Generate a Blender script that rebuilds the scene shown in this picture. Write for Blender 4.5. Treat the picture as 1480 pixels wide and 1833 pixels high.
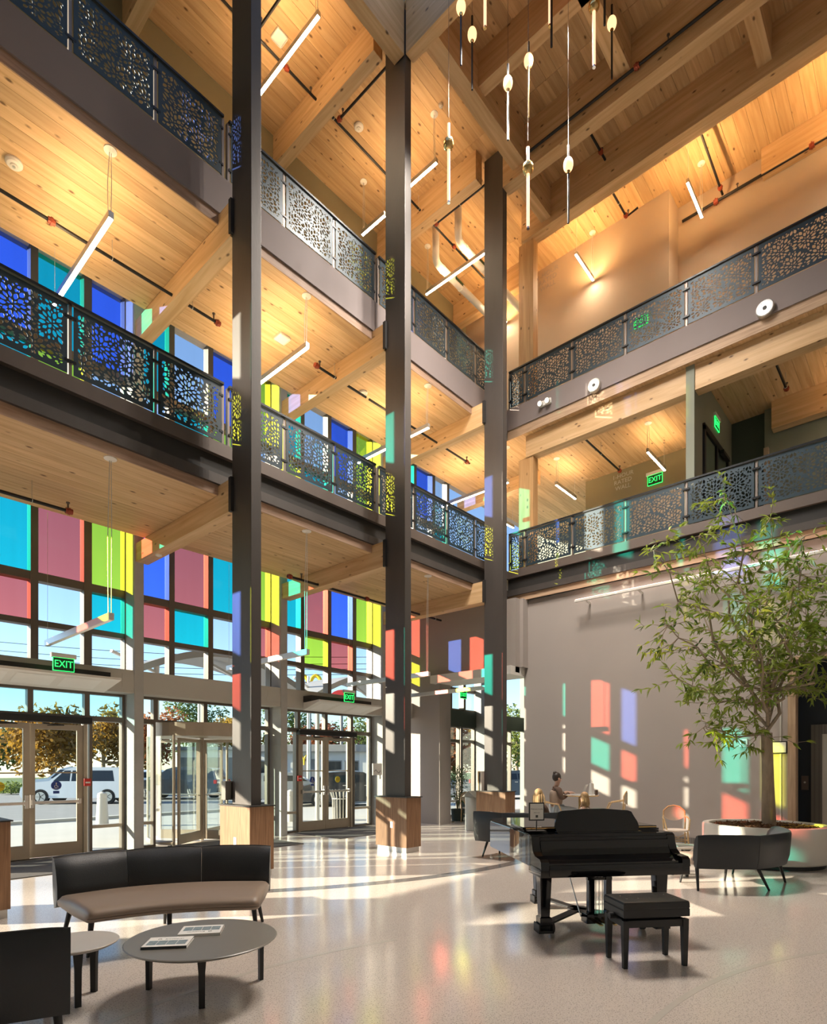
import bpy, bmesh, math, random
from mathutils import Vector, Matrix, Euler
from mathutils.geometry import delaunay_2d_cdt
R = math.radians
for o in list(bpy.data.objects): bpy.data.objects.remove(o, do_unlink=True)
sc = bpy.context.scene
col = sc.collection
# ------------------------------------------------------------------ camera
F, CXP, HYP, EYE = 1057.66, 740.0, 1371.7, 1.65
SY, CY = math.sin(.841), math.cos(.841)
cam = bpy.data.cameras.new('camera'); camo = bpy.data.objects.new('camera', cam); col.objects.link(camo)
camo.location = (0, 0, EYE); camo.rotation_euler = (R(90), 0, -.841)
cam.sensor_fit = 'VERTICAL'; cam.sensor_height = 36; cam.sensor_width = 36
cam.lens = F / 1833 * 36
cam.shift_y = (HYP - 916.5) / 1833
cam.clip_start = .05; cam.clip_end = 500
sc.camera = camo
# ------------------------------------------------------------------ sky, sun, exposure
w = bpy.data.worlds.new('sky'); sc.world = w; w.use_nodes = True
wt = w.node_tree; wt.nodes.clear()
sky = wt.nodes.new('ShaderNodeTexSky'); sky.sky_type = 'NISHITA'
sky.sun_disc = False; sky.sun_elevation = R(30); sky.sun_rotation = R(310); sky.air_density = 1.0; sky.dust_density = .1; sky.ozone_density = 3.0
bg = wt.nodes.new('ShaderNodeBackground'); bg.inputs[1].default_value = .13
wo = wt.nodes.new('ShaderNodeOutputWorld')
wt.links.new(sky.outputs[0], bg.inputs[0]); wt.links.new(bg.outputs[0], wo.inputs[0])
sl = bpy.data.lights.new('sun', 'SUN'); sun = bpy.data.objects.new('sun', sl); col.objects.link(sun)
sl.energy = 8.5; sl.color = (1.0, .88, .68); sl.angle = R(.53)
SUN_DIR = Vector((1, -.85, -.374)).normalized()
sun.rotation_euler = SUN_DIR.to_track_quat('-Z', 'Y').to_euler(); sun.location = (-20, 25, 15)
sc.view_settings.view_transform = 'Standard'; sc.view_settings.look = 'None'
sc.view_settings.gamma = 1; sc.view_settings.use_curve_mapping = False
sc.view_settings.exposure = 1.08
# ------------------------------------------------------------------ pixel helpers: a pixel gives a direction, a plane gives the distance
def ray(px, py):
    q = (px - CXP) / F
    return Vector((q * CY + SY, -q * SY + CY, (HYP - py) / F))
def onX(px, py, X): r = ray(px, py); return r * (X / r.x) + Vector((0, 0, EYE))
def onY(px, py, Y): r = ray(px, py); return r * (Y / r.y) + Vector((0, 0, EYE))
def onZ(px, py, Z=0): r = ray(px, py); return r * ((Z - EYE) / r.z) + Vector((0, 0, EYE))
def at(px, py, d): return ray(px, py) * d + Vector((0, 0, EYE))
def P(xc, yc, z=0): return Vector((xc * CY + yc * SY, -xc * SY + yc * CY, z))
# ------------------------------------------------------------------ mesh builder
WORLD = set()
class B:
    def __init__(s): s.v = []; s.f = []
    def add(s, vs, fs):
        n = len(s.v); s.v += [tuple(v) for v in vs]; s.f += [tuple(i + n for i in f) for f in fs]; return s
    def box(s, x0, x1, y0, y1, z0, z1):
        return s.add([(x0,y0,z0),(x1,y0,z0),(x1,y1,z0),(x0,y1,z0),(x0,y0,z1),(x1,y0,z1),(x1,y1,z1),(x0,y1,z1)],
                     [(3,2,1,0),(4,5,6,7),(0,1,5,4),(1,2,6,5),(2,3,7,6),(3,0,4,7)])
    def bbox(s, x0, x1, y0, y1, z0, z1, b=.01):            # box with chamfered edges
        c = [((x0+x1)/2, (y0+y1)/2, (z0+z1)/2), (abs(x1-x0)/2, abs(y1-y0)/2, abs(z1-z0)/2)]
        bm = bmesh.new(); bmesh.ops.create_cube(bm, size=2)
        for v in bm.verts: v.co = Vector([c[0][i] + v.co[i] * c[1][i] for i in range(3)])
        bmesh.ops.bevel(bm, geom=bm.edges[:], offset=b, segments=2, affect='EDGES', profile=.6)
        return s.frombm(bm)
    def frombm(s, bm):
        bm.verts.index_update(); s.add([v.co[:] for v in bm.verts], [[v.index for v in f.verts] for f in bm.faces]); bm.free(); return s
    def cyl(s, p0, p1, r0, r1=None, n=10, cap=True):
        p0, p1 = Vector(p0), Vector(p1); r1 = r0 if r1 is None else r1
        d = (p1 - p0).normalized(); a = d.orthogonal().normalized(); b = d.cross(a)
        vs = []
        for p, r in ((p0, r0), (p1, r1)):
            for i in range(n):
                t = 2 * math.pi * i / n; vs.append(p + (a * math.cos(t) + b * math.sin(t)) * r)
        fs = [(i, (i+1) % n, n + (i+1) % n, n + i) for i in range(n)]
        if cap: fs += [tuple(range(n-1, -1, -1)), tuple(range(n, 2*n))]
        return s.add(vs, fs)
    def bar(s, p0, p1, wd, ht, up=(0, 0, 1)):               # rectangular bar between two points
        p0, p1 = Vector(p0), Vector(p1); d = (p1 - p0).normalized(); u = Vector(up)
        a = d.cross(u).normalized(); u = a.cross(d)
        vs = [p + a * (wd/2*i) + u * (ht/2*j) for p in (p0, p1) for i, j in ((-1,-1),(1,-1),(1,1),(-1,1))]
        return s.add(vs, [(3,2,1,0),(4,5,6,7),(0,1,5,4),(1,2,6,5),(2,3,7,6),(3,0,4,7)])
    def tube(s, pts, rad, n=8, closed=False):
        pts = [Vector(p) for p in pts]; m = len(pts); rs = rad if isinstance(rad, (list, tuple)) else [rad] * m
        prev = None; vs = []
        for i, p in enumerate(pts):
            if closed: d = pts[(i+1) % m] - pts[i-1]
            else: d = pts[min(i+1, m-1)] - pts[max(i-1, 0)]
            d = d.normalized()
            a = d.orthogonal().normalized() if prev is None else (prev - d * prev.dot(d)).normalized()
            prev = a; b = d.cross(a)
            for k in range(n):
                t = 2*math.pi*k/n; vs.append(p + (a*math.cos(t) + b*math.sin(t)) * rs[i])
        fs = []
        for i in range(m if closed else m-1):
            j = (i+1) % m
            fs += [(i*n+k, i*n+(k+1) % n, j*n+(k+1) % n, j*n+k) for k in range(n)]
        if not closed: fs += [tuple(range(n-1, -1, -1)), tuple(range((m-1)*n, m*n))]
        return s.add(vs, fs)
    def lathe(s, prof, c=(0, 0, 0), n=24, sx=1, sy=1):
        vs = []; m = len(prof)
        for r, z in prof:
            for k in range(n):
                t = 2*math.pi*k/n; vs.append((c[0]+r*math.cos(t)*sx, c[1]+r*math.sin(t)*sy, c[2]+z))
        fs = [(i*n+k, i*n+(k+1) % n, (i+1)*n+(k+1) % n, (i+1)*n+k) for i in range(m-1) for k in range(n)]
        fs += [tuple(range(n-1, -1, -1)), tuple(range((m-1)*n, m*n))]
        return s.add(vs, fs)
    def prism(s, outline, z0, z1, xf=None):
        n = len(outline); vs = [(x, y, z0) for x, y in outline] + [(x, y, z1) for x, y in outline]
        if xf: vs = [xf(v) for v in vs]
        return s.add(vs, [tuple(range(n-1, -1, -1)), tuple(range(n, 2*n))] + [(i, (i+1) % n, n+(i+1) % n, n+i) for i in range(n)])
    def ell(s, c, r, nu=12, nv=8):                          # ellipsoid
        pr = []; c = Vector(c); r = (r, r, r) if not isinstance(r, (tuple, list)) else r
        return s.lathe([(math.sin(math.pi*(.02+.96*i/nv))*r[0], -math.cos(math.pi*(.02+.96*i/nv))*r[2]) for i in range(nv+1)], c, nu, 1, r[1]/r[0])
    def mesh(s, name, mat, smooth=False, sharp=None):
        me = bpy.data.meshes.new(name); me.from_pydata(s.v, [], s.f); me.validate()
        if mat: me.materials.append(mat)
        if smooth:
            me.polygons.foreach_set('use_smooth', [True] * len(me.polygons))
            me.set_sharp_from_angle(angle=R(smooth if smooth is not True else 40))
        me.update(); return me
    def build(s, name, mat, parent=None, smooth=False):
        return link(name, s.mesh(name, mat, smooth), parent)
def link(name, data, parent=None, loc=None, rot=None, scale=None):
    o = bpy.data.objects.new(name, data); col.objects.link(o)
    if loc is not None: o.location = loc
    if rot is not None: o.rotation_euler = rot
    if scale is not None: o.scale = scale
    if parent is not None:
        o.parent = parent
        if parent in WORLD: o.matrix_parent_inverse = Matrix.Translation(-parent.location)
    return o
def tag(o, label, cat, group=None):
    o['label'] = label; o['category'] = cat
    if group: o['group'] = group
    return o
def thing(name, label, cat, loc=(0, 0, 0), group=None, local=False, rz=0):
    o = bpy.data.objects.new(name, None); col.objects.link(o); o.location = loc; o.rotation_euler.z = rz; o.empty_display_size = .1
    tag(o, label, cat, group)
    if not local: WORLD.add(o)
    return o
def struct(o): o['kind'] = 'structure'; return o
def stuff(o): o['kind'] = 'stuff'; return o
def kids(o): return [c for c in bpy.data.objects if c.parent == o]
def copy_tree(o, loc=None, rz=None, label=None, parent=None, group=None):
    c = o.copy(); col.objects.link(c)
    if parent is not None: c.parent = parent
    if loc is not None: c.location = loc
    if rz is not None: c.rotation_euler.z = rz
    if label: c['label'] = label
    if group: c['group'] = group
    for ch in KID.get(o) or KID.setdefault(o, kids(o)): copy_tree(ch, parent=c)
    return c
KID = {}
def text(body, name, mat, size, mtx, parent=None, ext=.004, align='CENTER', width=1.0):
    cu = bpy.data.curves.new(name, 'FONT'); cu.body = body; cu.size = size; cu.extrude = ext; cu.align_x = align; cu.align_y = 'CENTER'; cu.resolution_u = 2
    tmp = bpy.data.objects.new('t', cu); me = bpy.data.meshes.new_from_object(tmp)
    bpy.data.objects.remove(tmp); bpy.data.curves.remove(cu)
    for v in me.vertices: v.co = mtx @ Vector((v.co.x * width, v.co.y, v.co.z))
    me.materials.clear(); me.materials.append(mat); me.name = name
    return link(name, me, parent)
def facing(pos, right, up=(0, 0, 1)):                       # matrix: local x = right, local y = up, local z = towards the reader
    r, u = Vector(right).normalized(), Vector(up).normalized(); n = r.cross(u)
    m = Matrix((r, u, n)).transposed().to_4x4(); m.translation = Vector(pos); return m
# ------------------------------------------------------------------ materials
def nt(name):
    m = bpy.data.materials.new(name); m.use_nodes = True; t = m.node_tree
    return m, t, t.nodes['Principled BSDF']
def mat(name, c, rough=.5, metal=0, var=.08, scale=6, bump=0, bscale=60, spec=.5, coat=0, rnd=0, stretch=(1, 1, 1), rvar=0):
    m, t, p = nt(name); N = t.nodes.new; L = t.links.new
    tc = N('ShaderNodeTexCoord'); mp = N('ShaderNodeMapping'); mp.inputs['Scale'].default_value = stretch
    L(tc.outputs['Object'], mp.inputs[0])
    no = N('ShaderNodeTexNoise'); no.inputs['Scale'].default_value = scale; no.inputs['Detail'].default_value = 4
    L(mp.outputs[0], no.inputs[0])
    mix = N('ShaderNodeMix'); mix.data_type = 'RGBA'
    mix.inputs['A'].default_value = (*[x*(1-var) for x in c], 1); mix.inputs['B'].default_value = (*[min(1, x*(1+var)) for x in c], 1)
    L(no.outputs[0], mix.inputs['Factor']); out = mix.outputs['Result']
    if rnd:
        oi = N('ShaderNodeObjectInfo'); hs = N('ShaderNodeHueSaturation'); mr = N('ShaderNodeMapRange')
        mr.inputs['To Min'].default_value = 1-rnd; mr.inputs['To Max'].default_value = 1+rnd
        L(oi.outputs['Random'], mr.inputs[0]); L(mr.outputs[0], hs.inputs['Value']); L(out, hs.inputs['Color']); out = hs.outputs[0]
    L(out, p.inputs['Base Color'])
    p.inputs['Roughness'].default_value = rough; p.inputs['Metallic'].default_value = metal
    p.inputs['Specular IOR Level'].default_value = spec; p.inputs['Coat Weight'].default_value = coat; p.inputs['Coat Roughness'].default_value = .06
    if rvar:
        mr2 = N('ShaderNodeMapRange'); mr2.inputs['To Min'].default_value = max(.02, rough-rvar); mr2.inputs['To Max'].default_value = rough+rvar
        L(no.outputs[0], mr2.inputs[0]); L(mr2.outputs[0], p.inputs['Roughness'])
    if bump:
        n2 = N('ShaderNodeTexNoise'); n2.inputs['Scale'].default_value = bscale; n2.inputs['Detail'].default_value = 3; L(mp.outputs[0], n2.inputs[0])
        bp = N('ShaderNodeBump'); bp.inputs['Strength'].default_value = bump; bp.inputs['Distance'].default_value = .01
        L(n2.outputs[0], bp.inputs['Height']); L(bp.outputs[0], p.inputs['Normal'])
    return m
def wood(name, c1, c2, axis, rough=.5, grain=10, knots=True, rnd=.1, kn=(.10, .045, .015)):
    m, t, p = nt(name); N = t.nodes.new; L = t.links.new
    tc = N('ShaderNodeTexCoord'); oi = N('ShaderNodeObjectInfo'); ad = N('ShaderNodeVectorMath'); ad.operation = 'MULTIPLY_ADD'
    ad.inputs[1].default_value = (37, 23, 11); cmb = N('ShaderNodeCombineXYZ')
    for i in range(3): L(oi.outputs['Random'], cmb.inputs[i])
    L(cmb.outputs[0], ad.inputs[0]); L(tc.outputs['Object'], ad.inputs[2])
    st = [grain] * 3; st[axis] = grain * .06
    mp = N('ShaderNodeMapping'); mp.inputs['Scale'].default_value = st; L(ad.outputs[0], mp.inputs[0])
    no = N('ShaderNodeTexNoise'); no.inputs['Scale'].default_value = 1.6; no.inputs['Detail'].default_value = 6; no.inputs['Distortion'].default_value = .6; L(mp.outputs[0], no.inputs[0])
    cr = N('ShaderNodeValToRGB'); cr.color_ramp.elements[0].position = .3; cr.color_ramp.elements[1].position = .72
    cr.color_ramp.elements[0].color = (*c1, 1); cr.color_ramp.elements[1].color = (*c2, 1); L(no.outputs[0], cr.inputs[0]); out = cr.outputs[0]
    if knots:
        ks = [5.2] * 3; ks[axis] = 2.6
        m2 = N('ShaderNodeMapping'); m2.inputs['Scale'].default_value = ks; L(ad.outputs[0], m2.inputs[0])
        vo = N('ShaderNodeTexVoronoi'); vo.inputs['Scale'].default_value = 1.0; L(m2.outputs[0], vo.inputs[0])
        mr = N('ShaderNodeMapRange'); mr.inputs['From Min'].default_value = .06; mr.inputs['From Max'].default_value = .15; mr.inputs['To Min'].default_value = .9; mr.inputs['To Max'].default_value = 0
        L(vo.outputs['Distance'], mr.inputs[0])
        mx = N('ShaderNodeMix'); mx.data_type = 'RGBA'; mx.inputs['B'].default_value = (*kn, 1)
        L(mr.outputs[0], mx.inputs['Factor']); L(out, mx.inputs['A']); out = mx.outputs['Result']
    hs = N('ShaderNodeHueSaturation'); mv = N('ShaderNodeMapRange'); mv.inputs['To Min'].default_value = 1-rnd; mv.inputs['To Max'].default_value = 1+rnd
    L(oi.outputs['Random'], mv.inputs[0]); L(mv.outputs[0], hs.inputs['Value']); L(out, hs.inputs['Color'])
    L(hs.outputs[0], p.inputs['Base Color']); p.inputs['Roughness'].default_value = rough; p.inputs['Specular IOR Level'].default_value = .35
    bp = N('ShaderNodeBump'); bp.inputs['Strength'].default_value = .12; bp.inputs['Distance'].default_value = .01; L(no.outputs[0], bp.inputs['Height']); L(bp.outputs[0], p.inputs['Normal'])
    return m
def emit(name, c, s):
    m, t, p = nt(name); p.inputs['Base Color'].default_value = (*c, 1); p.inputs['Emission Color'].default_value = (*c, 1); p.inputs['Emission Strength'].default_value = s
    no = t.nodes.new('ShaderNodeTexNoise'); no.inputs['Scale'].default_value = 40; mr = t.nodes.new('ShaderNodeMapRange'); mr.inputs['To Min'].default_value = .3; mr.inputs['To Max'].default_value = .4
    t.links.new(no.outputs[0], mr.inputs[0]); t.links.new(mr.outputs[0], p.inputs['Roughness']); return m
def glass(name, c, gloss=.07, streak=.04):
    m = bpy.data.materials.new(name); m.use_nodes = True; t = m.node_tree; t.nodes.clear(); N = t.nodes.new; L = t.links.new
    tr = N('ShaderNodeBsdfTransparent'); gl = N('ShaderNodeBsdfGlossy'); gl.inputs['Roughness'].default_value = .02; gl.inputs['Color'].default_value = (1, 1, 1, 1)
    tc = N('ShaderNodeTexCoord'); mp = N('ShaderNodeMapping'); mp.inputs['Scale'].default_value = (6, 6, .3); L(tc.outputs['Object'], mp.inputs[0])
    no = N('ShaderNodeTexNoise'); no.inputs['Scale'].default_value = 1.0; L(mp.outputs[0], no.inputs[0])
    mx = N('ShaderNodeMix'); mx.data_type = 'RGBA'; mx.inputs['A'].default_value = (*[x*(1-streak) for x in c], 1); mx.inputs['B'].default_value = (*[min(1, x*(1+streak)) for x in c], 1)
    L(no.outputs[0], mx.inputs['Factor']); L(mx.outputs['Result'], tr.inputs[0])
    fr = N('ShaderNodeLayerWeight'); fr.inputs[0].default_value = .25; mu = N('ShaderNodeMath'); mu.operation = 'MULTIPLY'; mu.inputs[1].default_value = gloss * 4; L(fr.outputs['Fresnel'], mu.inputs[0])
    ms = N('ShaderNodeMixShader'); L(mu.outputs[0], ms.inputs[0]); L(tr.outputs[0], ms.inputs[1]); L(gl.outputs[0], ms.inputs[2])
    o = N('ShaderNodeOutputMaterial'); L(ms.outputs[0], o.inputs[0]); return m
def terrazzo(name, base, rough=.16, chips=((.32,.27,.23),(.75,.68,.6),(.18,.15,.14))):
    m, t, p = nt(name); N = t.nodes.new; L = t.links.new
    tc = N('ShaderNodeTexCoord'); out = None
    no = N('ShaderNodeTexNoise'); no.inputs['Scale'].default_value = .6; no.inputs['Detail'].default_value = 5; L(tc.outputs['Object'], no.inputs[0])
    mx = N('ShaderNodeMix'); mx.data_type = 'RGBA'; mx.inputs['A'].default_value = (*[x*.93 for x in base], 1); mx.inputs['B'].default_value = (*[x*1.07 for x in base], 1)
    L(no.outputs[0], mx.inputs['Factor']); out = mx.outputs['Result']
    for i, c in enumerate(chips):
        vo = N('ShaderNodeTexVoronoi'); vo.inputs['Scale'].default_value = (95, 60, 42)[i]; vo.voronoi_dimensions = '2D'
        mp = N('ShaderNodeMapping'); mp.inputs['Location'].default_value = (i*7.3, i*3.1, 0); L(tc.outputs['Object'], mp.inputs[0]); L(mp.outputs[0], vo.inputs[0])
        lt = N('ShaderNodeMath'); lt.operation = 'LESS_THAN'; lt.inputs[1].default_value = (.26, .24, .17)[i]; L(vo.outputs['Distance'], lt.inputs[0])
        sep = N('ShaderNodeSeparateColor'); L(vo.outputs['Color'], sep.inputs[0])
        gt = N('ShaderNodeMath'); gt.operation = 'GREATER_THAN'; gt.inputs[1].default_value = .45; L(sep.outputs[0], gt.inputs[0])
        mu = N('ShaderNodeMath'); mu.operation = 'MULTIPLY'; L(lt.outputs[0], mu.inputs[0]); L(gt.outputs[0], mu.inputs[1])
        m3 = N('ShaderNodeMath'); m3.operation = 'MULTIPLY'; m3.inputs[1].default_value = .6; L(mu.outputs[0], m3.inputs[0])
        mk = N('ShaderNodeMix'); mk.data_type = 'RGBA'; mk.inputs['B'].default_value = (*c, 1); L(m3.outputs[0], mk.inputs['Factor']); L(out, mk.inputs['A']); out = mk.outputs['Result']
    L(out, p.inputs['Base Color']); mr = N('ShaderNodeMapRange'); mr.inputs['To Min'].default_value = rough-.05; mr.inputs['To Max'].default_value = rough+.07
    L(no.outputs[0], mr.inputs[0]); L(mr.outputs[0], p.inputs['Roughness']); p.inputs['Specular IOR Level'].default_value = .6
    return m
def leafmat(name, c, c2):
    m, t, p = nt(name); N = t.nodes.new; L = t.links.new
    oi = N('ShaderNodeObjectInfo'); tc = N('ShaderNodeTexCoord'); no = N('ShaderNodeTexNoise'); no.inputs['Scale'].default_value = 3; L(tc.outputs['Object'], no.inputs[0])
    ad = N('ShaderNodeMath'); ad.operation = 'ADD'; L(oi.outputs['Random'], ad.inputs[0]); L(no.outputs[0], ad.inputs[1])
    mu = N('ShaderNodeMath'); mu.operation = 'MULTIPLY_ADD'; mu.inputs[1].default_value = .9; mu.inputs[2].default_value = -.35; mu.use_clamp = True; L(ad.outputs[0], mu.inputs[0])
    mx = N('ShaderNodeMix'); mx.data_type = 'RGBA'; mx.inputs['A'].default_value = (*c, 1); mx.inputs['B'].default_value = (*c2, 1); L(mu.outputs[0], mx.inputs['Factor'])
    L(mx.outputs['Result'], p.inputs['Base Color']); p.inputs['Roughness'].default_value = .45
    tl = N('ShaderNodeBsdfTranslucent'); L(mx.outputs['Result'], tl.inputs[0]); ms = N('ShaderNodeMixShader'); ms.inputs[0].default_value = .45
    o = t.nodes['Material Output']; L(p.outputs[0], ms.inputs[1]); L(tl.outputs[0], ms.inputs[2]); L(ms.outputs[0], o.inputs[0]); return m
M = dict(
    clt=wood('clt_ceiling', (.50, .315, .155), (.68, .47, .265), 0, .55, 9, True, .12),
    cltdeck=wood('roof_deck', (.46, .28, .125), (.62, .41, .215), 0, .55, 9, True, .14),
    glu_x=wood('glulam_x', (.52, .32, .15), (.70, .48, .27), 0, .5, 7, True, .06),
    glu_y=wood('glulam_y', (.52, .32, .15), (.70, .48, .27), 1, .5, 7, True, .06),
    glu_z=wood('glulam_z', (.44, .24, .095), (.62, .38, .18), 2, .5, 7, True, .06),
    cltedge=wood('clt_edge', (.30, .19, .13), (.46, .31, .22), 0, .6, 16, False, .06),
    cltedge_y=wood('clt_edge_y', (.38, .25, .16), (.56, .39, .26), 1, .6, 16, False, .06),
    walnut=wood('walnut_veneer', (.20, .105, .055), (.34, .19, .105), 2, .42, 22, False, .03),
    trimwood=wood('light_trim_wood', (.40, .27, .17), (.55, .40, .27), 2, .5, 16, False, .04),
    steel=mat('painted_steel', (.075, .066, .062), .48, .3, .25, 2.5, .12, 30, stretch=(1, 1, .25)),
    steeldark=mat('dark_steel', (.035, .033, .032), .5, .3, .15, 4),
    bronze=mat('bronze_flange', (.125, .10, .088), .45, .35, .12, 3),
    mauve=mat('mauve_fascia', (.235, .195, .19), .75, 0, .05, 2),
    taupe=mat('taupe_wall', (.36, .32, .295), .8, 0, .04, 1.2, .05, 180),
    beige=mat('beige_wall', (.46, .36, .27), .8, 0, .04, 1.2, .06, 180),
    olive=mat('olive_wall', (.25, .215, .125), .8, 0, .06, 1.2, .05, 150),
    sage=mat('sage_wall', (.235, .25, .20), .75, 0, .05, 1.5),
    dkgreen=mat('dark_green_paint', (.055, .075, .065), .6, 0, .08, 2),
    navy=mat('navy_wall', (.018, .026, .04), .5, 0, .1, 3),
    greywall=mat('light_grey_wall', (.50, .49, .45), .8, 0, .04, 2),
    panelnavy=mat('perforated_panel', (.020, .041, .058), .42, .25, .15, 5, rnd=.04),
    rail=mat('rail_black', (.014, .016, .019), .35, .4, .1, 6),
    post=mat('post_grey', (.20, .17, .155), .4, .6, .08, 8),
    mull=mat('mullion_bronze', (.15, .125, .10), .4, .3, .08, 5),
    doorbz=mat('door_frame_bronze', (.42, .36, .28), .4, .15, .07, 5),
    concrete=mat('pilaster_concrete', (.42, .42, .41), .85, 0, .12, 5, .25, 90),
    white=mat('white_paint', (.72, .70, .66), .5, 0, .03, 4),
    whitepipe=mat('white_pipe', (.78, .74, .68), .35, 0, .04, 4),
    alu=mat('satin_aluminium', (.62, .60, .57), .35, .8, .05, 8),
    chrome=mat('chrome', (.75, .75, .75), .12, 1, .03, 9),
    brass=mat('brass', (.75, .52, .22), .2, 1, .08, 9),
    pipe=mat('black_pipe', (.016, .015, .015), .45, .3, .2, 9),
    redpipe=mat('red_coupling', (.30, .05, .02), .5, .1, .2, 20),
    leather=mat('charcoal_leather', (.017, .020, .024), .40, 0, .15, 8, .15, 120, .5),
    taupeleather=mat('taupe_leather', (.27, .205, .16), .45, 0, .07, 6, .12, 140),
    blacklac=mat('piano_lacquer', (.004, .004, .005), .05, 0, .1, 3, .012, 14, .5, coat=.08),
    blackmat=mat('matte_black', (.012, .012, .013), .45, 0, .12, 10),
    benchleather=mat('bench_leather', (.010, .010, .011), .38, 0, .12, 9, .1, 160),
    gold=mat('piano_plate_gold', (.50, .33, .12), .3, .9, .12, 9),
    tablegrey=mat('coffee_table_grey', (.185, .175, .155), .35, 0, .07, 4),
    tablelight=mat('side_table_stone', (.50, .46, .41), .4, 0, .05, 7),
    paper=mat('paper_white', (.80, .79, .76), .6, 0, .02, 30),
    ink=mat('ink_dark', (.05, .06, .07), .6, 0, .1, 30),
    photo=mat('cover_photo', (.20, .27, .30), .5, 0, .55, 38),
    planter=mat('planter_concrete', (.62, .59, .54), .7, 0, .05, 3, .08, 120),
    mulch=mat('bark_mulch', (.17, .085, .04), .9, 0, .5, 40, .3, 80, rnd=.2),
    bark=mat('tree_bark', (.30, .235, .17), .85, 0, .35, 14, .5, 50, stretch=(1, 1, .4)),
    leaf=leafmat('leaf_green', (.13, .22, .035), (.58, .62, .08)),
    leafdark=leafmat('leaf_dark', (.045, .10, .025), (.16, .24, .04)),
    leafout=leafmat('outdoor_green', (.07, .12, .03), (.20, .25, .06)),
    leafaut=leafmat('outdoor_autumn', (.26, .14, .025), (.42, .27, .04)),
    leafred=leafmat('outdoor_red', (.22, .06, .03), (.36, .14, .05)),
    rattan=mat('rattan_cane', (.55, .37, .18), .5, 0, .25, 30, .2, 90),
    weave=mat('white_weave', (.66, .58, .50), .7, 0, .12, 90, .3, 160),
    mesh_w=mat('plastic_white', (.78, .77, .74), .4, 0, .03, 8),
    lamp=emit('lamp_diffuser', (1, .80, .56), 48),
    lampup=emit('added_uplight', (1, .66, .34), 58),  # glow for strips added on top of the pendants
    lamp2=emit('corridor_lamp_diffuser', (1, .78, .52), 85), fillup2=emit('corridor_added_uplight', (1, .62, .27), 190),  # second one: stronger added upward glow for the upper right gallery
    egg=emit('egg_glow', (1, .60, .28), .8),
    rod=emit('rod_glow', (1, .42, .24), .95),
    flood=emit('flood_lens', (1, .93, .82), 2.2),
    cove=emit('cove_strip', (1, .62, .46), 5),
    exitg=emit('exit_green', (.02, .85, .13), 1.1),
    exitb=mat('exit_plate', (.004, .05, .016), .3, 0, .1, 20),
    granite=terrazzo('granite_frame', (.13, .12, .11), .3, ((.5,.47,.43),(.05,.05,.05),(.35,.32,.3))),
    floor=terrazzo('terrazzo_floor', (.62, .56, .51), .13),
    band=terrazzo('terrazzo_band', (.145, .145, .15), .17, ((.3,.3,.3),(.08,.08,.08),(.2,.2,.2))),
    strip=mat('brass_strip_light', (.60, .56, .50), .2, .1, .05, 20),
    matt=mat('entrance_mat', (.085, .08, .078), .95, 0, .25, 25, .6, 130),
    clear=glass('clear_glass', (.95, .97, .975), .05, .02), door=glass('door_glass', (.92, .96, .95), .07, .03),
    tealtint=glass('transom_glass', (.72, .91, .94), .07, .03),
    pink=glass('pink_glass', (1, .43, .38)), cyan=glass('cyan_glass', (.15, .81, .76)), blue=glass('blue_glass', (.35, .49, .97)),
    lime=glass('lime_glass', (.89, .96, .25)),
    asphalt=mat('asphalt', (.26, .26, .265), .9, 0, .12, 1.5, .3, 60), pave=mat('concrete_paving', (.52, .50, .47), .85, 0, .08, 1.2, .1, 40),
    lawn=mat('lawn', (.10, .16, .04), .95, 0, .3, 6, .5, 40),
    canopy=mat('canopy_metal', (.30, .305, .31), .5, .2, .07, 1.5),
    carwhite=mat('car_white', (.72, .74, .76), .25, .1, .03, 3, coat=.5), cardark=mat('car_dark', (.03, .034, .042), .25, .3, .08, 3, coat=.6), carsilver=mat('car_silver', (.38, .41, .45), .28, .5, .05, 3, coat=.5),
    carred=mat('car_red', (.36, .03, .03), .25, .2, .05, 3, coat=.5), carglass=mat('car_window', (.02, .025, .03), .08, 0, .05, 3), tyre=mat('tyre', (.018, .018, .018), .8, 0, .1, 20),
    taillight=mat('tail_light', (.45, .02, .015), .2, 0, .1, 20), yellow=mat('sign_yellow', (.90, .62, .02), .45, 0, .04, 5), red=mat('reflection_red', (.50, .03, .03), .5, 0, .05, 5),
    bldwhite=mat('building_white', (.62, .62, .60), .8, 0, .06, 2), bldgrey=mat('building_grey', (.24, .24, .25), .8, 0, .08, 2), roofgrey=mat('roof_grey', (.30, .29, .28), .8, 0, .1, 2),
    bluesign=mat('sticker_blue', (.02, .06, .33), .4, 0, .03, 5), yelsign=mat('sticker_yellow', (.72, .58, .02), .4, 0, .03, 5),
    redbox=mat('pull_station_red', (.55, .03, .025), .4, 0, .05, 8),
    skin=mat('skin', (.55, .33, .24), .5, 0, .06, 12), blond=mat('hair_blond', (.42, .27, .125), .5, 0, .3, 60, .4, 140, stretch=(1, 1, .12)), darkhair=mat('hair_dark', (.03, .018, .012), .45, 0, .3, 60, .3, 140),
    browncloth=mat('brown_cloth', (.11, .065, .045), .85, 0, .15, 30, .2, 120), vest=mat('quilted_vest', (.34, .25, .19), .75, 0, .12, 18, .4, 40), jeans=mat('pale_jeans', (.42, .47, .52), .85, 0, .12, 20), creamcloth=mat('cream_cloth', (.58, .50, .43), .85, 0, .1, 20),
    laptop=mat('laptop_silver', (.62, .61, .59), .35, .6, .03, 10), smoke=mat('detector_white', (.78, .74, .68), .5, 0, .03, 10),
    black=mat('plain_black', (.01, .01, .01), .5, 0, .1, 10), greenrim=mat('bin_grey', (.42, .43, .42), .4, .4, .05, 9),
)
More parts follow.
